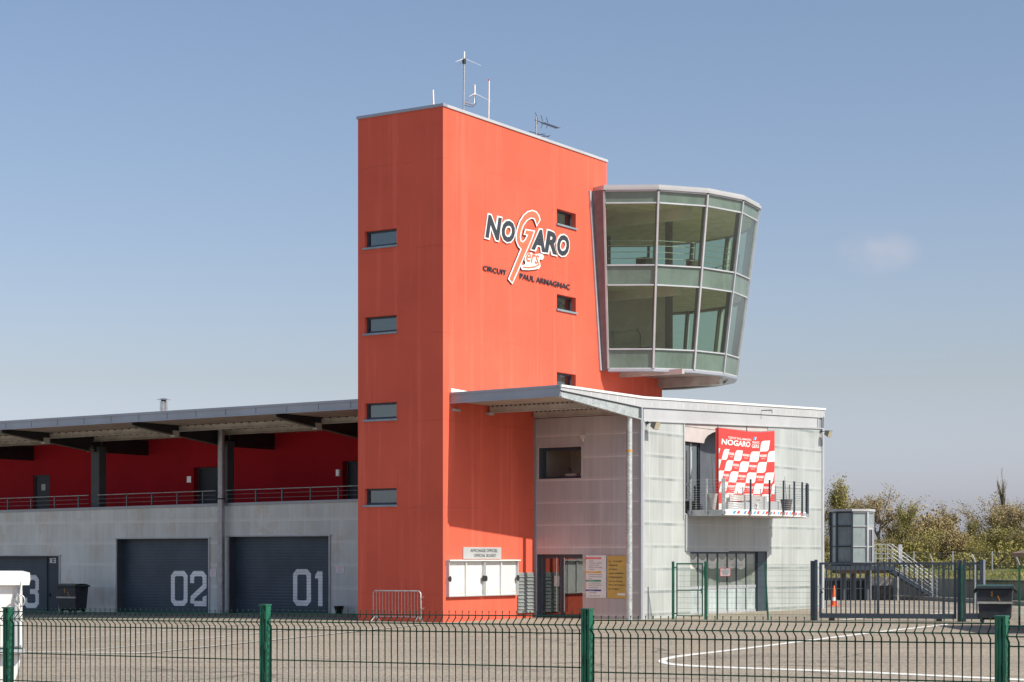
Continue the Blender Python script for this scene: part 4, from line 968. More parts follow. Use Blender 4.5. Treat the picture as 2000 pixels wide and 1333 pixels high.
# cable bracket on the fascia
u_,z_=UF+.06,fx(1484,802)[1]; s_=fx(1484,802)[0]
t = BT('wall_bracket','thin black wire bracket on the facade fascia above the banner','bracket',u_,s_,z_); x=MB(); x.tube([(u_,s_,z_-.35),(u_,s_,z_),(u_+.02,s_+1.0,z_+.08),(u_+.02,s_+1.02,z_-.05)],.012,M_dark,5); t.part('wire',x)

# directory and welcome signs
def px(x,y,s=SE-.04): return ps(x,y,s)
a0,zt = px(1145,1085); a1,_ = px(1184,1085); zb = px(1165,1168)[1]
t = BT('directory_sign','white directory sign with red, yellow, green and blue bands beside the glass doors','sign',a0,SE-.04,zb)
PS_ = PL('s',SE)
b = MB(); b.box(a0,a1,SE-.06,SE-.003,zb,zt,M_white); b.box(a0-.02,a0-.001,SE-.058,SE-.004,zb,zt,M_gold); t.part('plate', b)
b = MB(); Hh=zt-zb; L=a1-a0
rows=[(.93,'r','REZ DE CHAUSSEE'),(.865,'t','ACCUEIL'),(.815,'t','OFFICIELS DE COURSE'),(.765,'t','SALLE DE PRESSE'),(.715,'t','DIRECTION DE COURSE'),(.665,'t','PLANCHER'),(.60,'y','NIVEAU 1'),(.545,'t','PLATEFORME TERRASSE'),(.495,'t','COMMISSAIRES SPORTIFS'),(.45,'t','SALON'),(.40,'g','NIVEAU 2'),(.345,'t','SALLE PANORAMIQUE'),(.295,'t','DIRECTEUR DE PISTE'),(.245,'t','CHRONOMETRAGE'),(.175,'b','NIVEAU 3'),(.12,'t','CLUB PRESSE'),(.045,'t','ACCES HANDICAPES')]
cm={'r':M_red,'y':M_yellow,'g':M_signg,'b':M_signb}
for v,k,s_ in rows:
    z=zb+Hh*v
    if k=='t': text(b,s_,PS_,a0+L*.14,a0+L*min(.8,.14+.035*len(s_)),z-Hh*.012,z+Hh*.012,M_letterd,off=.063)
    else:
        b.box(a0-.01,a0+L*.76,SE-.066,SE-.0605,z-Hh*.02,z+Hh*.02,cm[k]); text(b,s_,PS_,a0+L*.06,a0+L*min(.7,.1+.04*len(s_)),z-Hh*.01,z+Hh*.01,M_white,off=.068)
t.part('lettering', b)
a0,zt = px(1186,1086); a1 = px(1223,1086)[0]; zb = px(1205,1169)[1]
t = BT('welcome_sign','gold Le Conseil General du Gers welcome plate right of the white directory sign','sign',a0,SE-.04,zb)
b = MB(); b.box(a0,a1,SE-.05,SE-.003,zb,zt,M_gold); t.part('plate', b)
b = MB(); L=a1-a0; Hh=zt-zb
for k,(s_,w_) in enumerate((('Le  Conseil',.68),('Général',.44),('du Gers',.44),('vous souhaite',.78),('la bienvenue',.72),('sur le circuit',.72),('Paul Armagnac',.86),('de Nogaro',.58))):
    z=zb+Hh*(.875-.094*k); text(b,s_,PS_,a0+L*.09,a0+L*(.09+w_),z-Hh*.026,z+Hh*.026,M_letterd,bold=.01,off=.054)
b.box(a0+L*.55,a0+L*.95,SE-.055,SE-.0505,zb+Hh*.07,zb+Hh*.12,M_white); t.part('lettering', b)

# ---------------------------------------------------------------- pit building (garages)
SG, SR, SF = 6.78, 10.45, 1.45
pit = BT('pit_building','long low pit garage building with numbered slate doors left of the tower','building',-9,SG)
TG = .0085
def tg(u, k=TG): return k*min(0.0, u+9)
def gx(x,y,s=SG): return ps(x,y,s)
UL = -44.0
d1=(gx(448,1)[0],gx(643,1)[0],-.4,gx(642,1047.5)[1]-.0); d2=(gx(229,1)[0],gx(408,1)[0],-.5,gx(405,1052)[1]); d3=(-35.5,gx(116,1)[0],-.6,gx(115,1086.5)[1])
b = MB(); zp1=lambda u: 4.62+tg(u)
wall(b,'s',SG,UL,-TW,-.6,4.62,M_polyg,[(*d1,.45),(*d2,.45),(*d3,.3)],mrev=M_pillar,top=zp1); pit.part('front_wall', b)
b = MB()
for (a0,a1,z1) in ((d1[0],d1[1],d1[3]),(d2[0],d2[1],d2[3]),(d3[0],d3[1],d3[3])):
    b.box(a0-.07,a0,SG-.05,SG-.002,-.5,z1,M_mullion); b.box(a1,a1+.07,SG-.05,SG-.002,-.5,z1,M_mullion); b.box(a0-.12,a1+.12,SG-.07,SG-.003,z1,z1+.05,M_mullion)
pit.part('door_trim', b)
b = MB(); b.hexa([(UL,SG-.09,4.6+tg(UL)),(-9,SG-.09,4.6),(-9,SG+.25,4.6),(UL,SG+.25,4.6+tg(UL)),(UL,SG-.09,4.71+tg(UL)),(-9,SG-.09,4.71),(-9,SG+.25,4.71),(UL,SG+.25,4.71+tg(UL))],M_fascia); b.box(-9,-TW,SG-.09,SG+.25,4.6,4.71,M_fascia); pit.part('parapet_cap', b)
b = MB(); b.box(UL,-TW,SG+.25,SR,3.9,4.2,M_conc2); b.quad((UL,SG+3,-.5),(-TW,SG+3,-.5),(-TW,SG+3,4),(UL,SG+3,4),M_insided); pit.part('terrace_floor', b)
# garage doors with their numbers
def digits(mb, ch, a0, a1, z0, z1, P, m, t_=.23):
    h=t_/2; A0,A1,Z0,Z1=a0+h,a1-h,z0+h,z1-h; c=.13; zm=(Z0+Z1)/2
    if ch=='0': mb.strip(P,[(A0+c,Z0),(A1-c,Z0),(A1,Z0+c),(A1,Z1-c),(A1-c,Z1),(A0+c,Z1),(A0,Z1-c),(A0,Z0+c)],t_,m,True,.004)
    if ch=='1': mb.strip(P,[(A1,Z0-h),(A1,Z1+h*.2)],t_,m,False,.004); mb.add([P(A1-h*1.0,Z1+h*.6,.004),P(A1-h,Z1-h*2.4,.004),P(a0,Z1-h*2.4,.004),P(a0,Z1-h*1.4,.004)],[(0,1,2,3)],m)
    if ch=='2':
        mb.strip(P,[(A0,Z1-.42),(A0,Z1-c),(A0+c,Z1),(A1-c,Z1),(A1,Z1-c),(A1,zm+.1),(A0+.03,Z0+.26),(A0,Z0)],t_,m,False,.004); mb.quad(P(A0+h,Z0-h,.004),P(A1+h,Z0-h,.004),P(A1+h,Z0+h,.004),P(A0+h,Z0+h,.004),m); mb.quad(P(A1-h,Z0+h,.004),P(A1+h,Z0+h,.004),P(A1+h,Z0+.36,.004),P(A1-h,Z0+.28,.004),m)
    if ch=='3': mb.strip(P,[(A0,Z1-.36),(A0,Z1-c),(A0+c,Z1),(A1-c,Z1),(A1,Z1-c),(A1,zm+.14),(A1-.12,zm),(A1,zm-.14),(A1,Z0+c),(A1-c,Z0),(A0+c,Z0),(A0,Z0+c),(A0,Z0+.36)],t_,m,False,.004); mb.quad(P(A0+.3,zm-h,.005),P(A1-.12,zm-h,.005),P(A1-.12,zm+h,.005),P(A0+.3,zm+h,.005),m)
def cx(x): return ps(x,1,SG+.4)[0]
def cz(x,y): return ps(x,y,SG+.4)[1]
for (hole,dg) in ((d1,[('0',572.5,607.5),('1',615.5,630)]),(d2,[('0',334,366.5),('2',371.5,403.5)]),(d3,[('0',5,36),('3',46.5,76)])):
    a0,a1,z0,z1 = hole; sd_=SG+.4
    if hole is d3: a1 = cx(93); 
    b = MB(); b.box(a0,a1,sd_,sd_+.05,z0,z1,M_door); do = pit.part('garage_door', b)
    x0,x1 = dg[0][1],dg[1][2]; ym={1:(1112,1184),2:(1115.5,1184),3:(1123.5,1187.5)}[1 if hole is d1 else 2 if hole is d2 else 3]
    n_ = MB()
    for ch,q0,q1 in dg: digits(n_,ch,cx(q0),cx(q1),cz((x0+x1)/2,ym[1]),cz((x0+x1)/2,ym[0]),PL('s',sd_),M_letter)
    pit.part('number', n_, do)
# side personnel door of garage 3
a0,a1=cx(94),d3[1]; b = MB(); b.box(a0,a0+.12,SG+.2,SG+.5,-.5,d3[3],M_pillar); b.box(a0+.12,a1,SG+.26,SG+.3,-.5,d3[3],M_slate); do=pit.part('personnel_door', b)
b = MB(); P3=PL('s',SG+.26); x0_=ps(97.5,1,SG+.26)[0]; x1_=ps(103,1,SG+.26)[0]; x2_=ps(109,1,SG+.26)[0]; z0_=ps(100,1100,SG+.26)[1]; z1_=ps(100,1090.5,SG+.26)[1]
digits(b,'0',x0_,x1_-.02,z0_,z1_,P3,M_letter,.045); b.strip(P3,[(x1_+.02,z1_-.02),(x2_-.02,z1_-.02),(x2_-.02,z0_+.02),(x1_+.02,z0_+.02)],.045,M_letter,False,.004); b.quad(P3(x1_+.06,(z0_+z1_)/2-.02,.005),P3(x2_-.04,(z0_+z1_)/2-.02,.005),P3(x2_-.04,(z0_+z1_)/2+.02,.005),P3(x1_+.06,(z0_+z1_)/2+.02,.005),M_letter); pit.part('number', b, do)
b = MB(); b.box(a0+.2,a0+.3,SG+.22,SG+.26,.55,.62,M_black); b.box(a0+.28,a0+.31,SG+.23,SG+.26,.5,.68,M_black); pit.part('handle', b, do)
# crimson upper wall with recessed doors
def rx(x,y): return ps(x,y,SR)
dA=(rx(65,1)[0],rx(97,1)[0],4.2,rx(80,928)[1],.12); dB=(rx(378,1)[0],rx(378,1)[0]+1.75,4.2,rx(378,913.5)[1],.35); dC=(rx(669,1)[0],rx(669,1)[0]+1.75,4.2,rx(669,901)[1],.35)
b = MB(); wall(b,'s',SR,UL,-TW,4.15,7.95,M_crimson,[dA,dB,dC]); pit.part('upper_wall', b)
for h in (dA,dB,dC):
    a0,a1,z0,z1,d = h; b = MB()
    b.box(a0,a1,SR+d,SR+d+.05,z0,z1,M_slate); b.box(a0,a0+.07,SR+d-.05,SR+d-.001,z0,z1-.07,M_pillar); b.box(a0,a1,SR+d-.05,SR+d-.001,z1-.07,z1,M_pillar); b.box(a1-.07,a1,SR+d-.05,SR+d-.001,z0,z1-.07,M_pillar)
    if h is not dA: b.box((a0+a1)/2+.25,(a0+a1)/2+.29,SR+d-.03,SR+d-.002,z0,z1-.07,M_pillar)
    else: b.box(a0+.45,a0+.72,SR+d-.012,SR+d-.002,z1-.75,z1-.45,M_plate)
    do = pit.part('terrace_door', b); x = MB(); x.box(a1-.28,a1-.14,SR+d-.09,SR+d-.05,z0+1.0,z0+1.04,M_black); pit.part('handle', x, do)
# railing on the parapet
RY = SG+.18
uR0, uR1 = -33.0, -7.6
def zr_(u): return 4.71+tg(u)
pillars = [-8.95,-16.55,-24.2]
spans = [(-33,-24.5),(-23.9,-16.85),(-16.25,-8.3)]
b = MB()
for a0,a1 in spans:
    for dz,r_ in ((.56,.022),(.38,.008),(.19,.008)): b.tube([(a0,RY,zr_(a0)+dz),(a1,RY,zr_(a1)+dz)],r_,M_galvl if dz>.5 else M_galv,6)
rail = pit.part('railing', b)
for (xs_) in (16,61.5,107.5,154, 248.5,297.5,347,397, 500.5,552,607.5,662):
    u = ps(xs_,1,RY)[0]; b = MB(); b.box(u-.03,u+.03,RY-.02,RY+.02,zr_(u)-.02,zr_(u)+.56,M_slate); b.box(u-.045,u-.03,RY-.02,RY+.02,zr_(u)-.02,zr_(u)+.5,M_galv); pit.part('rail_post', b, rail)
# pillars, beams, purlins
def zru(u): return 8.24+.0045*min(0,u+4.95)
for i,u in enumerate(pillars+[-31.8]):
    b = MB(); b.box(u-.26,u+.24,SG+.32,SG+.76,4.2,7.35,M_pillar); pit.part('pillar', b)
    b = MB(); zt=zru(u)-.36
    b.hexa([(u-.02,SF+.1,zt-.12),(u+.02,SF+.1,zt-.12),(u+.02,SG+.7,zt-.72),(u-.02,SG+.7,zt-.72),(u-.02,SF+.1,zt),(u+.02,SF+.1,zt),(u+.02,SG+.7,zt),(u-.02,SG+.7,zt)],M_dark)
    b.hexa([(u-.1,SF+.1,zt-.15),(u+.1,SF+.1,zt-.15),(u+.1,SG+.7,zt-.75),(u-.1,SG+.7,zt-.75),(u-.1,SF+.1,zt-.121),(u+.1,SF+.1,zt-.121),(u+.1,SG+.7,zt-.721),(u-.1,SG+.7,zt-.721)],M_pillarl)
    b.box(u-.1,u+.1,SF+.1,SG+.7,zt+.001,zt+.03,M_dark)
    b.box(u-.09,u+.09,SG+.7,SR,zt-.7,zt,M_dark); b.box(u-.1,u+.1,SG+.62,SG+.699,zt-.73,zt,M_pillar)
    b.box(u-.12,u+.12,(SF+SG)/2-.2,(SF+SG)/2+.1,zt-.46,zt-.2,M_sofbeam)
    pit.part('roof_beam', b)
b = MB()
for s_ in (4.3,7.0):
    b.hexa([(UL,s_,zru(UL)-.56),(-TW-.02,s_,zru(-4)-.56),(-TW-.02,s_+.08,zru(-4)-.56),(UL,s_+.08,zru(UL)-.56),(UL,s_,zru(UL)-.34),(-TW-.02,s_,zru(-4)-.34),(-TW-.02,s_+.08,zru(-4)-.34),(UL,s_+.08,zru(UL)-.34)],M_sofbeam)
    b.hexa([(UL,s_-.1,zru(UL)-.585),(-TW-.02,s_-.1,zru(-4)-.585),(-TW-.02,s_+.08,zru(-4)-.585),(UL,s_+.08,zru(UL)-.585),(UL,s_-.1,zru(UL)-.562),(-TW-.02,s_-.1,zru(-4)-.562),(-TW-.02,s_+.08,zru(-4)-.562),(UL,s_+.08,zru(UL)-.562)],M_sofbeam)
for s_ in (4.3,7.0):
    u=UL+.2
    while u<-TW-.2: b.box(u,u+.11,s_-.012,s_-.001,zru(u)-.375,zru(u)-.335,M_black); u+=.42  # black dashes stand in for shaded gaps between purlin and corrugated sheet
pit.part('purlin', b)
b = MB(); n=int((-TW-UL)/.16)
for k in range(n):
    u0=UL+(-TW-UL)*k/n; u1=UL+(-TW-UL)*(k+1)/n; z=zru(u0)-.33+(.05 if k%2 else 0)
    b.quad((u0,SF+.05,z),(u1,SF+.05,z),(u1,SR+2,z),(u0,SR+2,z),M_corten); zz=zru(u0)-.33; b.quad((u1,SF+.05,zz),(u1,SF+.05,zz+.05),(u1,SR+2,zz+.05),(u1,SR+2,zz),M_corten)
pit.part('roof_soffit', b)
b = MB(); b.hexa([(UL,SF+.05,zru(UL)-.25),(-TW,SF+.05,zru(-4)-.25),(-TW,SR+6,zru(-4)-.2),(UL,SR+6,zru(UL)-.2),(UL,SF+.05,zru(UL)-.06),(-TW,SF+.05,zru(-4)-.06),(-TW,SR+6,zru(-4)-.02),(UL,SR+6,zru(UL)-.02)],M_fasciaw); pit.part('roof_deck', b)
b = MB()
def fb(s0,s1,dz0,dz1): b.hexa([(UL,s0,zru(UL)+dz0),(-TW-.003,s0,zru(-4)+dz0),(-TW-.003,s1,zru(-4)+dz0),(UL,s1,zru(UL)+dz0),(UL,s0,zru(UL)+dz1),(-TW-.003,s0,zru(-4)+dz1),(-TW-.003,s1,zru(-4)+dz1),(UL,s1,zru(UL)+dz1)],M_fascia)
fb(SF,SF+.05,-.33,-.05); fb(SF-.04,SF+.08,-.07,.02); fb(SF-.03,SF-.001,-.36,-.31)
u=UL
while u<-5: b.box(u,u+.02,SF-.006,SF-.0005,zru(u)-.3,zru(u)-.08,M_pillar); u+=1.55
pit.part('roof_fascia', b)
u_=ps(432,1,SG-.3)[0]; b = MB(); b.cyl((u_,SG-.3),.15,-.5,zru(u_)-.42,M_galv,20); b.cyl((u_,SG-.3),.17,3.2+1.6,3.26+1.6,M_dark,20); b.box(u_-.22,u_+.22,SG-.52,SG-.08,-.5,-.04,M_galv); pit.part('round_column', b)
# flue on the roof
uc,zc = ps(319.5,803,8.5); b = MB(); zt=ps(319,779,8.5)[1]
b.cyl((uc,8.5),.17,zru(uc)-.1,zt-.13,M_stainless,20); b.cyl((uc,8.5),.18,zt-.45,zt-.40,M_stainless,20); b.cyl((uc,8.5),.12,zt-.13,zt-.04,M_dark,12); b.cyl((uc,8.5),.30,zt-.04,zt+.02,M_stainless,24,.06); b.cyl((uc,8.5),.31,zt-.06,zt-.04,M_stainless,24); pit.part('flue', b)
# wall lamps, floodlights, notices
for (x,y) in ((370,937),(661,924)):
    u,z = rx(x,y); t = BT('wall_lamp',('square metal wall lamp left of the middle terrace door' if x<500 else 'square metal wall lamp left of the terrace door nearest the tower'),'lamp',u,SR,z,group='lamps on the crimson wall')
    b = MB(); b.box(u-.14,u+.14,SR-.05,SR-.002,z-.15,z+.15,M_plate); t.part('back_plate', b); b = MB(); b.prism([(u-.14+.28*k/8,SR-.05-.09*sin(pi*k/8)) for k in range(9)],'z',z-.14,z+.14,M_stainless); t.part('shade', b)
u,z = ps(183,872,SG+.3); floodlight('floodlight','boxy floodlight on the left terrace pillar of the pit building',W(u-.1,SG+.3,z),BR+.5,1.1)
for k,(x,y) in enumerate(((213,884),(462,866))):
    u,z = ps(x-4,y-4,SG+.6); t = BT('security_camera',('small security camera on the left terrace pillar' if k==0 else 'small security camera on the pillar behind the round column'),'camera',u,SG+.6,z,group='security cameras on pillars')
    b = MB(); b.tube([(u-.05,SG+.6,z),(u+.08,SG+.55,z-.02)],.02,M_dark,6); t.part('arm', b); b = MB(); b.tube([(u+.08,SG+.55,z-.02),(u+.1,SG+.45,z-.1)],.05,M_dark,10,.06); t.part('housing', b)
for k,(x0,y0,x1,y1) in enumerate(((409,1112.5,422.5,1126.5),(656,1105,672.5,1119.5))):
    a0,zt = gx(x0,y0); a1,zb = gx(x1,y1)
    t = BT('notice_sign',('small white notice with red print between garage 02 and the round column' if k==0 else 'small white notice with red print right of garage door 01'),'sign',a0,SG,zb,group='small garage notices')
    b = MB(); b.box(a0,a1,SG-.02,SG-.003,zb,zt,M_paper); t.part('plate', b); b = MB(); L=a1-a0; h=zt-zb
    for r_ in range(5):
        w_=(.8,.84,.6,.5,.7)[r_]; b.box(a0+L*(.5-w_/2),a0+L*(.5+w_/2),SG-.024,SG-.0205,zt-h*(.16+.16*r_)-h*.012,zt-h*(.16+.16*r_)+h*.02,M_red)
    t.part('print', b)
# bucket by garage 01
u,z=ps(662,1190,SG-.4); t = BT('bucket','small black bucket standing against the wall between garage 01 and the tower','bucket',u,SG-.4,-.0); b=MB(); b.cyl((u,SG-.4),.13,-.02,.3,M_black,16,.2); t.part('body',b); b=MB(); b.cyl((u,SG-.4),.21,.3,.33,M_dark,16); t.part('rim',b)

# crowd barrier before the tower
u0,_=ps(729,1,-.5); u1,zt=ps(822,1158,-.5); zt=1.12
t = BT('crowd_barrier','galvanised crowd control barrier against the shaded foot of the tower','barrier',(u0+u1)/2,-.5)
b = MB(); b.tube([(u0,-.5,.12),(u0,-.5,zt-.08),(u0+.08,-.5,zt),(u1-.08,-.5,zt),(u1,-.5,zt-.08),(u1,-.5,.12)],.022,M_galvl,8); b.tube([(u0,-.5,.2),(u1,-.5,.2)],.016,M_galvl,6); t.part('frame', b)
b = MB()
for k in range(1,15): u=u0+(u1-u0)*k/15; b.tube([(u,-.5,.2),(u,-.5,zt)],.008,M_galvl,5)
t.part('bar_infill', b)
for u in (u0+.1,u1-.12):
    b = MB(); b.tube([(u,-.78,.02),(u,-.5,.22),(u,-.22,.02)],.016,M_galvl,6); b.tube([(u-.12,-.5,.02),(u,-.5,.22),(u+.12,-.5,.02)],.014,M_galvl,6); t.part('foot', b)
b = MB()
for z in (.9,.5): b.tube([(u1,-.5,z),(u1+.13,-.5,z),(u1+.13,-.5,z+.04)],.01,M_galvl,5)
t.part('hook', b)

# ---------------------------------------------------------------- wheelie bins
def make_bin(label, loc, rz):
    t = Thing('waste_container', label, 'bin', loc, rz, group='large wheeled waste containers')
    w_,d_,h_ = .585,.40,1.2
    b = MB(); b.hexa([(-w_*.90,-d_*.82,.2),(w_*.90,-d_*.82,.2),(w_*.90,d_*.82,.2),(-w_*.90,d_*.82,.2),(-w_,-d_,h_),(w_,-d_,h_),(w_,d_,h_),(-w_,d_,h_)],M_binbody); b.box(-w_*.85,w_*.85,-d_*.7,d_*.7,.15,.2,M_black); t.part('body', b, bevel=.025)
    b = MB(); b.box(-w_-.06,w_+.06,-d_-.06,d_+.05,h_,h_+.07,M_binbody); t.part('rim', b, bevel=.015)
    b = MB(); n=8
    for k in range(n):
        y0=-d_-.02+(2*d_)*k/n; y1=-d_-.02+(2*d_)*(k+1)/n; z0=h_+.075+.075*sin(pi*(.12+.76*k/n)); z1=h_+.075+.075*sin(pi*(.12+.76*(k+1)/n))
        b.hexa([(-w_-.02,y0,z0-.03),(w_+.02,y0,z0-.03),(w_+.02,y1,z1-.03),(-w_-.02,y1,z1-.03),(-w_-.02,y0,z0),(w_+.02,y0,z0),(w_+.02,y1,z1),(-w_-.02,y1,z1)],M_greenl)
    t.part('lid', b)
    b = MB(); b.box(-w_-.005,w_+.0,-d_-.02,-d_*.9,.70,.77,M_plate if False else M_sofbeam); t.part('front_bar', b)
    for sx in (-1,1):
        b = MB(); b.tube([(sx*(w_+.05),-.1,h_+.02),(sx*(w_+.12),-.1,h_-.08),(sx*(w_+.1),.05,h_-.14),(sx*(w_+.04),.1,h_-.02)],.025,M_black,6); t.part('handle', b)
        for sy in (-1,1):
            b = MB(); x,y=sx*w_*.72,sy*d_*.62; b.box(x-.05,x+.05,y-.05,y+.05,.14,.2,M_black)
            vs=[]; m_=12
            for e_ in (-.03,.03): vs += [(x+e_,y+.09*cos(2*pi*k/m_),.09+.09*sin(2*pi*k/m_)) for k in range(m_)]
            b.add(vs,[tuple(range(m_)),tuple(range(m_,2*m_))]+[(k,(k+1)%m_,m_+(k+1)%m_,m_+k) for k in range(m_)],M_black); t.part('wheel', b)
    b = MB(); y=-d_*.965-.0; 
    for pts in ([(-.08,.95),(-.12,1.0),(-.08,1.03),(-.12,1.09),(-.07,1.11)],[(.09,.98),(.13,.88),(.17,.80)]): b.strip(lambda a,z,o:(a,-d_*(.82+.18*(z-.2)/1.0)-.006,z),pts,.03,M_amber)
    t.part('sticker', b)
    return t.o
x_,y_ = (1944-1000)/F*66.2, 66.2
bin1 = make_bin('dark wheeled waste container in front of the slate sliding gate at the right', (x_,y_,gz(x_,y_)), R(-16))
x_,y_ = (142-1000)/F*86.2, 86.2
dup(bin1, (x_,y_,gz(x_,y_)), R(-34), 'dark wheeled waste container beside the small door of garage 03')

# ---------------------------------------------------------------- traffic cone
x_,y_=pg(1629,1184.5); t = WT('traffic_cone','orange traffic cone standing on the asphalt behind the sliding gate','cone',x_,y_,gz(x_,y_)); z=gz(x_,y_)
b = MB(); b.box(x_-.24,x_+.24,y_-.24,y_+.24,z,z+.04,M_cone); t.part('base', b, bevel=.01); b = MB(); b.cyl((x_,y_),.17,z+.04,z+.25,M_cone,18,.14); b.cyl((x_,y_),.14,z+.25,z+.42,M_white,18,.105); b.cyl((x_,y_),.105,z+.42,z+.95,M_cone,18,.025); t.part('body', b)

# ---------------------------------------------------------------- foreground green welded mesh fence
FX0,FY0 = -3.669,14.13; FDX,FDY = 2.059,-1.4175
def fpost(i): return (FX0+FDX*i, FY0+FDY*i)
fence = WT('mesh_fence','dark green welded mesh fence with folded top and posts running across the foreground','fence',*fpost(1),0)
tops = {-1:1.925,0:1.955,1:1.975,2:1.965,3:1.975,4:1.97}
L_ = math.hypot(FDX,FDY); dxu,dyu = FDX/L_,FDY/L_; nx_,ny_ = dyu,-dxu       # outward normal (towards camera)
if ny_>0: nx_,ny_=-nx_,-ny_
ptop = {0:(1.935,1.957),1:(1.960,1.987),2:(1.963,1.992),3:(1.978,2.0),-1:(1.92,1.935)}
def Fp(i, a, o, z): x,y=fpost(i); return (x+dxu*a+nx_*o, y+dyu*a+ny_*o, z)
for i in range(-1,4):
    zl, zr = ptop[i]; b = MB(); n=50; r=.0046
    def zt_(a): return zl+(zr-zl)*a/2.5
    a=.035
    while a<2.48:
        T_=zt_(a); path=[(0,T_),(0,T_-.043),(.038,T_-.079),(.0,T_-.108),(0,T_-.98),(.038,T_-1.01),(0,T_-1.04),(0,.05)]
        b.tube([Fp(i,a,o,z) for o,z in path],r,M_wireg,5); a+=.05
    for dz,o in ((.028,0),(.079,.038),(.130,0),(.330,0),(.53,0),(.73,0),(.93,0),(1.01,.038),(1.06,0),(1.26,0),(1.46,0),(1.66,0),(1.86,0)):
        b.tube([Fp(i,.0,o-.004,zt_(0)-dz),Fp(i,2.5,o-.004,zt_(2.5)-dz)],.0040,M_wireg,5)
    fence.part('mesh_panel', b)
pz = {-1:1.93,0:1.935,1:1.99,2:2.0,3:2.0,4:2.0}
for i in range(-1,5):
    zt=pz[i]; b = MB()
    def bx(a0,a1,o0,o1,z0,z1,m=M_green): b.hexa([Fp(i,a0,o0,z0),Fp(i,a1,o0,z0),Fp(i,a1,o1,z0),Fp(i,a0,o1,z0),Fp(i,a0,o0,z1),Fp(i,a1,o0,z1),Fp(i,a1,o1,z1),Fp(i,a0,o1,z1)],m)
    bx(-.020,.010,.012,.050,-.2,zt-.004); bx(-.026,-.020,.005,.044,-.2,zt-.006); bx(.010,.018,.02,.034,-.2,zt-.008); bx(.018,.032,.0,.046,-.2,zt-.005); bx(-.012,-.006,.055,.059,-.2,zt-.01)
    po_ = fence.part('post', b)
    b = MB(); bx(-.029,.035,-.004,.056,zt-.004,zt+.006); fence.part('cap', b, po_)
    for k in range(6): b = MB(); z=zt-.09-.2*k; bx(.022,.040,.043,.058,z,z+.05); fence.part('clip', b, po_)

# ---------------------------------------------------------------- mid fence, pedestrian gate and sliding gate
A_=Vector((5.94,71.2,0)); B_=Vector((15.78,68.3,0)); DM=(B_-A_); LM=DM.length; DM/=LM; NM=Vector((DM.y,-DM.x,0))
def ma(x): k=(x-1000)/F; return (k*A_.y-A_.x)/(DM.x-k*DM.y)
def MP(a,o,z): p=A_+DM*a+NM*o; return (p.x,p.y,z+gz(p.x,p.y))
def mbox(b,a0,a1,o0,o1,z0,z1,m): b.hexa([MP(a0,o0,z0),MP(a1,o0,z0),MP(a1,o1,z0),MP(a0,o1,z0),MP(a0,o0,z1),MP(a1,o0,z1),MP(a1,o1,z1),MP(a0,o1,z1)],m)
org = MP(ma(1450),0,0)
mf = WT('mesh_fence','thin green mesh fence in front of the ground floor windows of the translucent building','fence',*org)
for k,x in enumerate((1401,1494)):
    b = MB(); a=ma(x); 
    ln = .12 if k else 0
    b.hexa([MP(a-.03+ln,-.03,-.1),MP(a+.03+ln,-.03,-.1),MP(a+.03+ln,.03,-.1),MP(a-.03+ln,.03,-.1),MP(a-.03,-.03,2.12),MP(a+.03,-.03,2.12),MP(a+.03,.03,2.12),MP(a-.03,.03,2.12)],M_green); mf.part('post', b)
def mesh(b,a0,a1,z0,z1,m,vs=.05,hs=.2,r=.0028,cr=.0035,fold=True):
    n=int((a1-a0)/vs)
    for k in range(n+1):
        a=a0+(a1-a0)*k/n
        if fold: b.tube([MP(a,0,z1),MP(a,0,z1-.05),MP(a,.04,z1-.1),MP(a,0,z1-.15),MP(a,0,(z0+z1)/2+.05),MP(a,.04,(z0+z1)/2),MP(a,0,(z0+z1)/2-.05),MP(a,0,z0)],r,m,4)
        else: b.tube([MP(a,0,z0),MP(a,0,z1)],r,m,4)
    z=z1-.04
    while z>z0: b.tube([MP(a0,-.004,z),MP(a1,-.004,z)],cr,m,4); z-=hs
for x0,x1 in ((1384,1400),(1402,1493),(1496,1586)):
    b = MB(); mesh(b,ma(x0),ma(x1),.08,2.05,M_green); mf.part('mesh_panel', b)
b = MB(); a0,a1=ma(1407),ma(1427); mbox(b,a0,a1,.03,.045,1.6,1.9,M_white); 
for q0,q1,q2,q3 in ((a0,a1,1.885,1.9),(a0,a1,1.6,1.615),(a0,a0+.015,1.615,1.885),(a1-.015,a1,1.615,1.885)): mbox(b,q0,q1,.0455,.05,q2,q3,M_red)
for r_ in range(6): w_=(.2,.75,.8,.6,.7,.5)[r_]; L=a1-a0; mbox(b,a0+L*(.5-w_/2),a0+L*(.5+w_/2),.0455,.048,1.86-.04*r_,1.872-.04*r_,M_letterd)
o_=b.obj('notice_sign',None,org); o_.location=org; o_['label']='small white notice with a red border on the green mesh fence'; o_['category']='sign'
pgate = WT('pedestrian_gate','narrow green mesh pedestrian gate between two green posts by the building corner','gate',*MP(ma(1345),0,0))
for x,w_ in ((1315,.05),(1379,.06)):
    b = MB(); a=ma(x); mbox(b,a-w_,a+w_*.8,-.04,.05,-.1,2.14,M_green); pgate.part('post', b, bevel=.008)
b = MB(); a0,a1=ma(1321),ma(1373)
for q in ((a0,a0+.04,.12,2.08),(a1-.04,a1,.12,2.08),(a0+.04,a1-.04,2.03,2.08),(a0+.04,a1-.04,.12,.16),(a0+.04,a1-.04,1.06,1.10)): mbox(b,q[0],q[1],-.02,.02,q[2],q[3],M_green)
pgate.part('frame', b); b = MB(); mesh(b,a0+.05,a1-.05,.15,2.05,M_green,.05,.2,fold=False); pgate.part('mesh_infill', b)
b = MB()
for z in (.2,1.9): mbox(b,ma(1317),a0,-.015,.015,z,z+.04,M_green)
pgate.part('hinge', b)
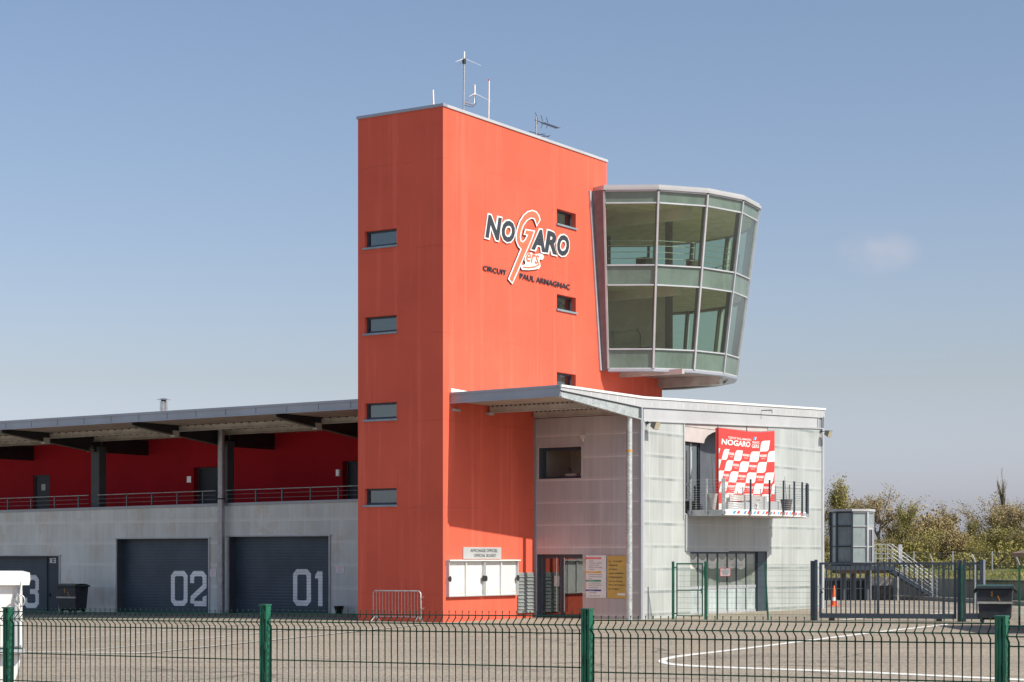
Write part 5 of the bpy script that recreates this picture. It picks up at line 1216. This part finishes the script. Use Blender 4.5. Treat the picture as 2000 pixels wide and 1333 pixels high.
b = MB(); mbox(b,ma(1375),ma(1380),.05,.08,1.55,1.95,M_green); mbox(b,a1-.06,a1+.0,.02,.06,.95,1.15,M_green); pgate.part('lock', b)
sgate = WT('sliding_gate','long slate grey barred sliding gate across the drive right of the building','gate',*MP(ma(1735),0,0))
g0,g1=ma(1600),ma(1868)
b = MB(); 
for q in ((g0,g0+.09,.1,2.1),(g1-.09,g1,.1,2.1)): mbox(b,q[0],q[1],-.03,.03,q[2],q[3],M_slate)
mbox(b,g0+.09,g1-.09,-.03,.03,2.02,2.1,M_slate); mbox(b,g0+.09,g1-.09,-.04,.04,.1,.27,M_slate)
sgate.part('frame', b)
for x in (1715,1843): b = MB(); a=ma(x); mbox(b,a-.045,a+.045,-.035,.035,.27,2.02,M_slate); sgate.part('upright', b)
b = MB(); n=27
for k in range(1,n):
    a=g0+.09+(g1-g0-.18)*k/n
    if min(abs(a-ma(1715)),abs(a-ma(1843)))<.07: continue
    mbox(b,a-.0225,a+.0225,-.015,.015,.27,2.02,M_slate)
sgate.part('bar_infill', b)
for x,w_,h_ in ((1587,.07,2.16),(1594,.05,2.2),(1874,.07,2.2),(1884,.05,2.2)):
    b = MB(); a=ma(x); mbox(b,a-w_,a+w_,-.06,.06 if w_>.06 else .1,-.1,h_,M_slate); sgate.part('post', b, bevel=.006)
b = MB(); a=ma(1606); mbox(b,a-.12,a-.07,.03,.06,1.0,1.3,M_galv); b.tube([MP(a-.05,.05,1.17),MP(a+.08,.08,1.15)],.022,M_stainless); b.tube([MP(a-.02,.07,1.06),MP(a+.03,.07,1.0)],.03,M_black); sgate.part('lock', b)
b = MB(); mbox(b,g0+.35,g0+.55,-.05,.05,-.02,.1,M_black); mbox(b,g1-.7,g1-.5,-.05,.05,-.02,.1,M_black); sgate.part('roller', b)
b = MB(); mbox(b,ma(1877),ma(1881),.09,.12,.0,2.05,M_green); sgate.part('green_edge_strip', b)
fixp = WT('fence_panel','short slate barred fence panel behind the waste container beside the sliding gate','fence',*MP(ma(1900),0,0))
b = MB(); f0,f1=ma(1886),ma(1914); mbox(b,f0,f1,-.03,.03,2.02,2.1,M_slate); mbox(b,f0,f1,-.04,.04,.1,.3,M_slate); fixp.part('rail', b)
b = MB()
for k in range(1,4): a=f0+(f1-f0)*k/4+.02; mbox(b,a-.0225,a+.0225,-.015,.015,.3,2.02,M_slate)
fixp.part('bar_infill', b)
b = MB(); mbox(b,f1,f1+.12,-.06,.06,-.1,2.2,M_slate); mbox(b,f1+.12,f1+.18,-.06,.06,-.1,2.2,M_mullion); fixp.part('post', b)

# perimeter mesh fence with cranked white arms, right
pf = WT('perimeter_fence','tall green mesh fence with white slanted post arms running back on the right','fence',16.9,65,0)
P0_=Vector(((1991-1000)/F*65,65,0)); P1_=Vector(((1905-1000)/F*82,82,0)); P2_=Vector(((1822-1000)/F*99,99,0))
for k,p in enumerate((P0_,P1_,P2_)):
    b = MB(); z=gz(p.x,p.y); b.box(p.x-.03,p.x+.03,p.y-.03,p.y+.03,z-.1,z+2.02,M_green if k==0 else M_galv); po_=pf.part('post', b)
    b = MB(); b.tube([(p.x,p.y,z+2.02),(p.x-.15,p.y-.05,z+2.36)],.032,M_galvl,6); pf.part('arm', b, po_)
for (p,q2) in ((P0_,P1_),(P1_,P2_)):
    b = MB(); d=(q2-p); L=d.length; d/=L; n=int(L/.15)
    for k in range(n): r_=p+d*(k*.15+.05); z=gz(r_.x,r_.y); b.tube([(r_.x,r_.y,z+.05),(r_.x,r_.y,z+2.0)],.0017,M_wireg,3)
    z=.05
    while z<2.1: b.tube([(p.x,p.y,z+gz(p.x,p.y)),(q2.x,q2.y,z+gz(q2.x,q2.y))],.0022,M_wireg,3); z+=.2
    pf.part('mesh_panel', b)
# hut just past the right edge of the picture, its eave shows and it shades the yard
hut = WT('garden_hut','small dark hut whose brown roof corner shows at the right picture edge','hut',18.6,60.5,0)
b = MB(); b.box(16.75,20.5,57.6,62.8,-.1,2.35,M_wood); hut.part('wall', b)
b = MB(); b.prism([(16.42,2.33),(20.8,2.33),(20.8,2.5),(18.6,3.0),(16.42,2.46)],'y',57.2,63.6,M_wood); hut.part('roof', b)

# ---------------------------------------------------------------- trailer at the left edge
YT=22.0
tr = Thing('box_trailer','white tarpaulin-covered trailer cut off by the left picture edge behind the green fence','trailer',((59-1000)/F*YT,YT,gz(-7.6,YT)),R(15.5),((59-1000)/F*YT,YT,gz(-7.6,YT)))
def tx(x): return (x-1000)/F*YT
def tz(y): return EYE+(HZ-y)*YT/F
b = MB(); b.box(-10.3,tx(44),YT,YT+1.9,tz(1266),tz(1141),M_tarp); tr.part('cover', b, bevel=.02)
b = MB(); v=[(-10.4,tz(1143)),(tx(57),tz(1143)),(tx(59),tz(1132)),(tx(58),tz(1119)),(tx(52),tz(1117.5)),(-10.4,tz(1112))]; b.prism(v,'y',YT-.08,YT+1.98,M_tarp); tr.part('lid', b)
b = MB(); b.box(tx(30),tx(35),YT-.03,YT-.002,tz(1262),tz(1147),M_plate); b.box(tx(39),tx(44),YT-.035,YT-.002,tz(1260),tz(1147),M_white); tr.part('corner_post', b)
b = MB(); b.tube([(tx(43),YT-.07,tz(1133)),(tx(41),YT-.1,tz(1152)),(tx(39),YT-.09,tz(1165))],.012,M_white,6); b.tube([(tx(38)+.06*cos(a*pi/5),YT-.09,tz(1173)+.07*sin(a*pi/5)) for a in range(11)],.01,M_galv,6); b.tube([(tx(38),YT-.09,tz(1178)),(tx(37),YT-.09,tz(1190))],.01,M_white,5); tr.part('tie_strap', b)
b = MB(); b.box(-10.3,tx(44),YT-.03,YT+1.9,tz(1266)-.03,tz(1266),M_greenl); b.box(-10.3,tx(48),YT-.06,YT+1.93,tz(1277),tz(1268),M_mullion); tr.part('chassis', b)
b = MB(); n=12; pts=[(-9.8,tz(1279))]+[(tx(44)-.02-.5*(1-cos(pi/2*k/n))*.35, tz(1279)-.55*k/n) for k in range(n+1)]+[(-9.8,tz(1279)-.55)]; b.prism(pts,'y',YT+.05,YT+1.85,M_white); tr.part('skirt', b)
for xw in (-9.2,-7.0):
    b = MB(); m_=20; vs=[]
    for e_ in (YT+.1,YT+.3): vs += [(xw+.32*cos(2*pi*k/m_),e_,gz(xw,YT)+.32+.32*sin(2*pi*k/m_)) for k in range(m_)]
    b.add(vs,[tuple(range(m_)),tuple(range(m_,2*m_))]+[(k,(k+1)%m_,m_+(k+1)%m_,m_+k) for k in range(m_)],M_black); tr.part('wheel', b)

# ---------------------------------------------------------------- far right: booth, stairs, wall, bank, far fence
YB=101.0
def bxp(x,y,Y=YB): return ((x-1000)/F*Y, EYE+(HZ-y)*Y/F)
booth = WT('marshal_booth','small glazed octagonal booth raised on legs behind the sliding gate','booth',*[bxp(1664,1)[0],YB],.1)
bcx = bxp(1664,1)[0]; zD=bxp(1,1101)[1]; zR=bxp(1,1000)[1]; rb=1.1
def op(k,z,r=rb): a=R(22.5+13+45*k); return Vector((bcx+r*cos(a),YB+r*sin(a),z))
b = MB()
hz=[zD+.05, zD+1.35*.86, zD+2.02, zR-.05]; hz=[zD+.05,bxp(1,1068)[1],bxp(1,1028.5)[1],zR-.05]
for k in range(8):
    bar(b,op(k,zD),op(k,zR),.10,.1,M_slate if k in (4,5,3) else M_mullion,(bcx,YB))
    for z in hz: bar(b,op(k,z),op(k+1,z),.05,.06,M_mullion if k in (5,6) else M_slate,(bcx,YB))
booth.part('frame', b)
for k in range(8):
    for z0,z1 in zip(hz[:-1],hz[1:]):
        g = MB(); m = M_boothgl
        if k==6 and z1<zR-.3: m=M_glassw
        g.add([op(k,z0+.03,rb-.03),op(k+1,z0+.03,rb-.03),op(k+1,z1-.03,rb-.03),op(k,z1-.03,rb-.03)],[(0,1,2,3)],m); booth.part('pane', g)
g=MB(); p,q2=op(6,hz[0],rb+.01),op(7,hz[0],rb+.01); 
for f0_,f1_ in ((.08,.2),(.8,.92)): a=p.lerp(q2,f0_); c=p.lerp(q2,f1_); g.add([(a.x,a.y,zD+.05),(c.x,c.y,zD+.05),(c.x,c.y,hz[2]-.05),(a.x,a.y,hz[2]-.05)],[(0,1,2,3)],M_mullion)
a=p.lerp(q2,.2); c=p.lerp(q2,.8); g.add([(a.x,a.y,hz[2]-.18),(c.x,c.y,hz[2]-.18),(c.x,c.y,hz[2]-.05),(a.x,a.y,hz[2]-.05)],[(0,1,2,3)],M_mullion); booth.part('door', g)
b = MB(); b.prism([tuple(op(k,0,1.2).xy) for k in range(8)],'z',zR,zR+.12,M_fasciaw); booth.part('roof', b)
b = MB(); b.prism([tuple(op(k,0,1.05).xy) for k in range(8)],'z',zD-.12,zD,M_dark); xr=bxp(1737,1)[0]; b.box(bcx-1.2,xr,YB-1.15,YB+1.1,zD-.35,zD-.121,M_slate); b.box(bcx-.9,xr-.3,YB-.9,YB+.8,zD-.52,zD-.351,M_wood); booth.part('deck', b)
b = MB()
for x in (1645,1664,1690): X=bxp(x,1)[0]; b.cyl((X,YB-.5),.12,.0,zD-.5,M_pillar,12)
X=bxp(1746.5,1)[0]; b.box(X-.05,X+.05,YB-1.1,YB-1.0,0,zD-.3,M_galvl); X=bxp(1692,1)[0]; b.box(X-.05,X+.05,YB-1.14,YB-1.05,0,zD-.3,M_galvl); booth.part('leg', b)
# deck railing and stair
b = MB(); xs0,zs0=bxp(1703,1); xs1=bxp(1726,1)[0]
for yy in (YB-1.1,YB+1.0):
    b = MB()
    for dz in (.25,.5,.75,1.0): b.tube([(xs0,yy,zD+dz),(xr,yy,zD+dz)],.012,M_galvl,5)
    for k in range(4): X=xs0+(xr-xs0)*k/3; b.tube([(X,yy,zD),(X,yy,zD+1.0)],.02,M_galvl,5)
    booth.part('deck_railing', b)
xe,ze=bxp(1824,1170,YB); ze=.1
b = MB()
for y in (YB-1.1,YB+.0): b.hexa([(xr-.15,y,zD-.45),(xr-.15,y+.06,zD-.45),(xe,y+.06,ze),(xe,y,ze),(xr-.15,y,zD-.1),(xr-.15,y+.06,zD-.1),(xe,y+.06,ze+.28),(xe,y,ze+.28)],M_slate)
n=11
for k in range(n): X=xr+(xe-xr)*(k+.5)/n; Z=zD-.15+(ze+.1-zD+.15)*(k+.5)/n; b.box(X-.14,X+.14,YB-1.04,YB+.0,Z-.03,Z,M_galv); 
b.hexa([(xr-.15,YB-1.12,zD-.2),(xr-.15,YB-1.105,zD-.2),(xe,YB-1.105,ze+.16),(xe,YB-1.12,ze+.16),(xr-.15,YB-1.12,zD-.17),(xr-.15,YB-1.105,zD-.17),(xe,YB-1.105,ze+.19),(xe,YB-1.12,ze+.19)],M_mullion)
booth.part('stair_flight', b)
b = MB()
for y in (YB-1.15,YB+.06):
    for dz in (1.0,.8,.6,.4): b.tube([(xr-.1,y,zD+dz),(xe+.02,y,ze+dz+.12)],.018 if dz==1.0 else .009,M_fascia if dz==1.0 else M_galv,5)
    for k in range(4): f=k/3; b.tube([(xr-.1+(xe-xr)*f,y,zD-.1+(ze+.1-zD)*f),(xr-.1+(xe-xr)*f,y,zD+1.0+(ze+.12-zD)*f)],.022,M_galvl,5)
X,Z=bxp(1751,1068); b.box(X-.08,X+.1,YB-1.0,YB-.85,zD,Z+.1,M_mullion)
booth.part('handrail', b)
# storage under and beside the booth
b = MB(); x0,x1=bxp(1604,1)[0],bxp(1692,1)[0]; t=WT('storage_bay','dark concrete storage bay with a light railing beneath the raised booth','shed',x0,YB-.3,0)
b.box(x0-1,x1,YB-.2,YB+2.2,-.05,1.2,M_dark); t.part('wall', b); b=MB()
for z in (.7,1.15): b.tube([(x0-1,YB-.35,z),(x1,YB-.35,z)],.02,M_galv,5)
for k in range(8): X=x0+(x1-x0)*k/7; b.tube([(X,YB-.35,0),(X,YB-.35,1.15)],.016,M_galv,5)
t.part('railing', b)
x0,x1=bxp(1697,1)[0],bxp(1742,1)[0]; t=WT('equipment_box','low dark equipment box with a white lid under the booth deck','box',x0,YB,0)
b=MB(); b.box(x0,x1,YB-.4,YB+1.2,0,.85,M_insided); t.part('body', b); b=MB(); b.box(x0,x1-.05,YB-.2,YB+1.0,.85,1.3,M_pot); t.part('lid', b)
# kerb, retaining wall, bank
RW=[(-10,112),(16.5,109),(21.5,106.3),(24.0,100),(25.5,92),(27,84),(34,60)]
b = MB(); kb = MB()
for (p,q2) in zip(RW[:-1],RW[1:]):
    def sh(p,q,o):
        dx,dy=q[0]-p[0],q[1]-p[1]; l=math.hypot(dx,dy); return (-dy/l*o,dx/l*o)
    o=sh(p,q2,.25); o2=sh(p,q2,-2.2); o3=sh(p,q2,-2.6)
    b.hexa([(p[0],p[1],-.1),(q2[0],q2[1],-.1),(q2[0]+o[0],q2[1]+o[1],-.1),(p[0]+o[0],p[1]+o[1],-.1),(p[0],p[1],1.2),(q2[0],q2[1],1.2),(q2[0]+o[0],q2[1]+o[1],1.2),(p[0]+o[0],p[1]+o[1],1.2)],M_conc)
    kb.hexa([(p[0]+o3[0],p[1]+o3[1],-.1),(q2[0]+o3[0],q2[1]+o3[1],-.1),(q2[0]+o2[0],q2[1]+o2[1],-.1),(p[0]+o2[0],p[1]+o2[1],-.1),(p[0]+o3[0],p[1]+o3[1],.3),(q2[0]+o3[0],q2[1]+o3[1],.3),(q2[0]+o2[0],q2[1]+o2[1],.3),(p[0]+o2[0],p[1]+o2[1],.3)],M_conc2)
solo(b,'retaining_wall','low stained concrete retaining wall below the grass bank at the right','wall',(20,108,0)); struct(kb,'kerb')
b = MB()   # grass bank behind the wall: sheet from the wall's top back
def bankz(x,y):
    return 1.15+min(.45,max(0,(y-108)*.011))+.12*sin(x*.21+y*.13)+.06*sin(x*.9)
rowsY=[0,2,5,9,14,20,28,38,50,70,110,200]; XS=[i*2.2-12 for i in range(60)]
def edge(x):
    for (p,q2) in zip(RW[:-1],RW[1:]):
        if p[0]<=x<=q2[0]: return p[1]+(q2[1]-p[1])*(x-p[0])/(q2[0]-p[0])+.2
    return 112 if x<0 else 60
v=[];f=[]
for j,r_ in enumerate(rowsY):
    for x in XS:
        y=edge(x)+r_; z=bankz(x,y) if r_>0 else 1.13; v.append((x,y,z if r_<100 else 1.6))
nX=len(XS)
for j in range(len(rowsY)-1):
    for i in range(nX-1): f.append((j*nX+i,j*nX+i+1,(j+1)*nX+i+1,(j+1)*nX+i))
b.add(v,f,M_grass,True); struct(b,'grass_bank')
gb = MB()
for k in range(26000):
    x=random.uniform(10,40); y=edge(x)+random.random()**1.4*42+.15; z=bankz(x,y)-.02; h=random.uniform(.06,.2); w_=.02+random.random()*.03; a=random.uniform(0,pi)
    gb.add([(x-w_*cos(a),y-w_*sin(a),z),(x+w_*cos(a),y+w_*sin(a),z),(x+random.uniform(-.08,.08),y,z+h)],[(0,1,2)],M_leafy if random.random()<.6 else M_leafb)
o_=struct(gb,'grass',kind='stuff')
# far grey fence
ff = WT('perimeter_fence','grey wire fence with steel posts on the grass bank before the trees','fence',25,141,1.5)
for x in (1560,1635,1710,1785,1861,1938,2015,2090):
    X=(x-1000)/F*141; b=MB(); b.box(X-.05,X+.05,140.95,141.05,1.3,EYE+(HZ-1077)*141/F,M_galv); ff.part('post', b)
b=MB(); xa,xb=(1500-1000)/F*141,(2100-1000)/F*141
X=xa
while X<xb: b.tube([(X,141,1.5),(X,141,2.72)],.006,M_wire,3); X+=.2
for z in (1.55,1.8,2.05,2.3,2.5,2.7): b.tube([(xa,141,z),(xb,141,z)],.008,M_wire,3)
ff.part('wire_mesh', b)

# ---------------------------------------------------------------- trees
def gen_tree(seed, H, spread, leafm, nleaf, bark, up=.55, depth=5, leafsize=.13, leafspread=.25, bushy=False):
    rnd = random.Random(seed); tb = MB(); lb = MB(); tips = []
    def grow(p, d, L, r, dep):
        n=3; pts=[p]; q=Vector(p)
        for k in range(n):
            d=(d+Vector((rnd.uniform(-.18,.18),rnd.uniform(-.18,.18),rnd.uniform(-.03,.14)*up*2))).normalized(); q=q+d*L/n; pts.append(q.copy())
        tb.tube(pts, max(r,.02), bark, 5 if dep>3 else 3, max(r*.6,.016))
        if dep<=2: tips.extend(pts[1:])
        if dep==0: return
        nb = rnd.choice((3,4,4,5)) if dep>1 else rnd.choice((4,5,6))
        for k in range(nb):
            t_ = .25+.75*(k+rnd.random())/nb; i_=min(n-1,int(t_*n)); base=pts[i_].lerp(pts[i_+1],t_*n-i_)
            a=rnd.uniform(0,2*pi); side=Vector((cos(a),sin(a),0)); nd=(d*up+side*spread*rnd.uniform(.5,1.1)+Vector((0,0,.35*up))).normalized()
            grow(base, nd, L*rnd.uniform(.52,.76), r*.56, dep-1)
    if bushy:
        for k in range(5): a=rnd.uniform(0,2*pi); grow(Vector((.4*cos(a),.4*sin(a),0)), Vector((.4*cos(a),.4*sin(a),1)).normalized(), H*.42, H*.012, 3)
    else: grow(Vector((0,0,0)), Vector((rnd.uniform(-.06,.06),rnd.uniform(-.06,.06),1)).normalized(), H*.5, H*.024, depth-1)
    zmax=max(t.z for t in tips) if tips else H; k_=H/zmax
    tb.v=[(x*k_ if not bushy else x,y,z*k_) for x,y,z in tb.v]
    for k in range(nleaf):
        t_=tips[rnd.randrange(len(tips))]; x=(t_.x*k_ if not bushy else t_.x)+rnd.gauss(0,leafspread); y=t_.y+rnd.gauss(0,leafspread); z=max(.1,t_.z*k_+rnd.gauss(0,leafspread)); s=leafsize*rnd.uniform(.5,1.25)
        a=Vector((rnd.gauss(0,1),rnd.gauss(0,1),rnd.gauss(0,1))).normalized(); c_=a.cross(Vector((rnd.gauss(0,1),rnd.gauss(0,1),rnd.gauss(0,1)))).normalized(); c0=Vector((x,y,z))
        lb.add([c0-a*s,c0+c_*s*.55,c0+a*s,c0-c_*s*.55],[(0,1,2,3)],leafm)
    return tb, lb
protos={}
def proto(key, *a, **k):
    tb, lb = gen_tree(*a, **k); m1=tb.obj('trunk'); m2=lb.obj('crown'); d1_,d2_=m1.data,m2.data; bpy.data.objects.remove(m1); bpy.data.objects.remove(m2); protos[key]=(d1_,d2_)
proto('bare',1,9.0,.75,M_leafb,9000,M_bark,up=.75,leafsize=.085,leafspread=.2)
proto('bare2',2,9.0,.85,M_leafb,6500,M_bark,up=.65,leafsize=.085,leafspread=.22)
proto('birch',3,9.0,.5,M_leafy,5200,M_barkl,up=.9,leafsize=.10,leafspread=.3)
proto('poplar',4,10.0,.28,M_leafb,350,M_barkl,up=1.3,leafsize=.085,leafspread=.12)
proto('bush',5,5.0,.9,M_leafy,8000,M_bark,bushy=True,leafsize=.105,leafspread=.5)
proto('bush2',6,5.0,.95,M_leafd,8500,M_bark,bushy=True,leafsize=.105,leafspread=.5)
proto('bush3',9,5.0,.8,M_leafb,7500,M_bark,bushy=True,leafsize=.12,leafspread=.42)
HH={'bare':9,'bare2':9,'birch':9,'poplar':10,'bush':5,'bush2':5,'bush3':5}
def plant(kind, x, ytop, Y, label, name='tree', cat='tree', rz=None, sx=1.0, grp='trees beyond the grass bank'):
    X=(x-1000)/F*Y; zt=EYE+(HZ-ytop+(16 if 'bush' not in kind else -8))*Y/F; z0=1.35; s=(zt-z0)/HH[kind]
    r=bpy.data.objects.new(name,None); C.objects.link(r); r.location=(X,Y,z0); r.scale=(s*sx,s*sx,s); r.rotation_euler=(0,0,random.uniform(0,6.28) if rz is None else rz)
    r['label']=label; r['category']=cat; r['group']=grp
    for n_,me in zip(('trunk' if 'bush' not in kind else 'stem','crown'),protos[kind]):
        o=bpy.data.objects.new(n_,me); C.objects.link(o); o.parent=r
TR=[('birch',1624,942,158,'slim tree with pale green buds just right of the building edge',.9),
('bare',1662,958,160,'bare brown tree rising directly behind the glazed booth',1.0),
('bare2',1712,962,152,'wide bare branched tree right of the booth roof',1.25),
('birch',1752,990,150,'thin pale-stemmed birch between the booth and the stair rail',.9),
('bush3',1808,986,156,'tall tawny leafing tree forming the middle hump of the tree line',1.0),
('bare',1843,996,160,'brown twiggy tree right of the tawny hump',1.0),
('bare2',1952,972,160,'broad bare tree with fanned branches at the right',1.25),
('poplar',1964,928,162,'tallest thin poplar with upright bare twigs at the right',.7),
('bare',1998,978,155,'bare tree cut by the right picture edge',1.1),
('birch',1905,1022,158,'small dark green tree in the gap of the tree line',.7),
('bare2',1590,965,158,'bare tree mostly hidden behind the translucent building',1.0),
('bare',2060,965,158,'bare tree beyond the right picture edge',1.1)]
for k,x,yt,Y,lb_,sx in TR: plant(k,x,yt,Y,lb_,sx=sx)
BU=[('bush2',1612,1035,150),('bush',1640,1050,147),('bush3',1690,1028,150),('bush2',1735,1040,147),('bush3',1772,1010,152),('bush2',1795,1035,147),('bush',1825,1025,150),('bush3',1858,1018,148),('bush',1880,1035,150),('bush',1905,1045,147),('bush2',1935,1030,150),('bush',1960,1020,150),('bush2',1985,1022,148),('bush3',2015,1020,150),('bush',1570,1035,150),('bush2',2050,1030,150)]
bl=['dark leafy bush low behind the booth left side','yellow-green bush behind the booth','tawny bush behind the booth deck railing','dark bush behind the top of the stair','tawny tall bush left of the middle hump','dark bush under the middle hump','bright yellow-green bush right of the stair foot','tawny bush behind the middle of the gate','yellow-green bush at the dip of the tree line','lowest yellow-green bush at the dip of the tree line','dark bush left of the broad bare tree','yellow-green bush under the broad bare tree','dark bush under the tallest poplar','tawny bush at the right picture edge','bush hidden behind the translucent building','dark bush beyond the right picture edge']
for (k,x,yt,Y),lb_ in zip(BU,bl): plant(k,x,yt,Y,lb_,'bush','bush',sx=.95,grp='bushes beyond the far fence')
# dense undergrowth below the trees that reads as one mass
ub = MB()
for k in range(34000):
    x=random.uniform(18,46); Y=random.uniform(144,152); hmax=1.5+.5*sin(x*.7)+.4*sin(x*1.9); z=1.3+abs(random.random()**.8)*hmax; s=random.uniform(.06,.15)
    a=Vector((random.gauss(0,1),random.gauss(0,1),random.gauss(0,1))).normalized(); c_=a.cross(Vector((random.gauss(0,1),random.gauss(0,1),.3))).normalized(); c0=Vector((x,Y,z))
    ub.add([c0-a*s,c0+c_*s*.6,c0+a*s,c0-c_*s*.6],[(0,1,2,3)],M_leafd if random.random()<.5 else M_leafy)
struct(ub,'undergrowth',kind='stuff')
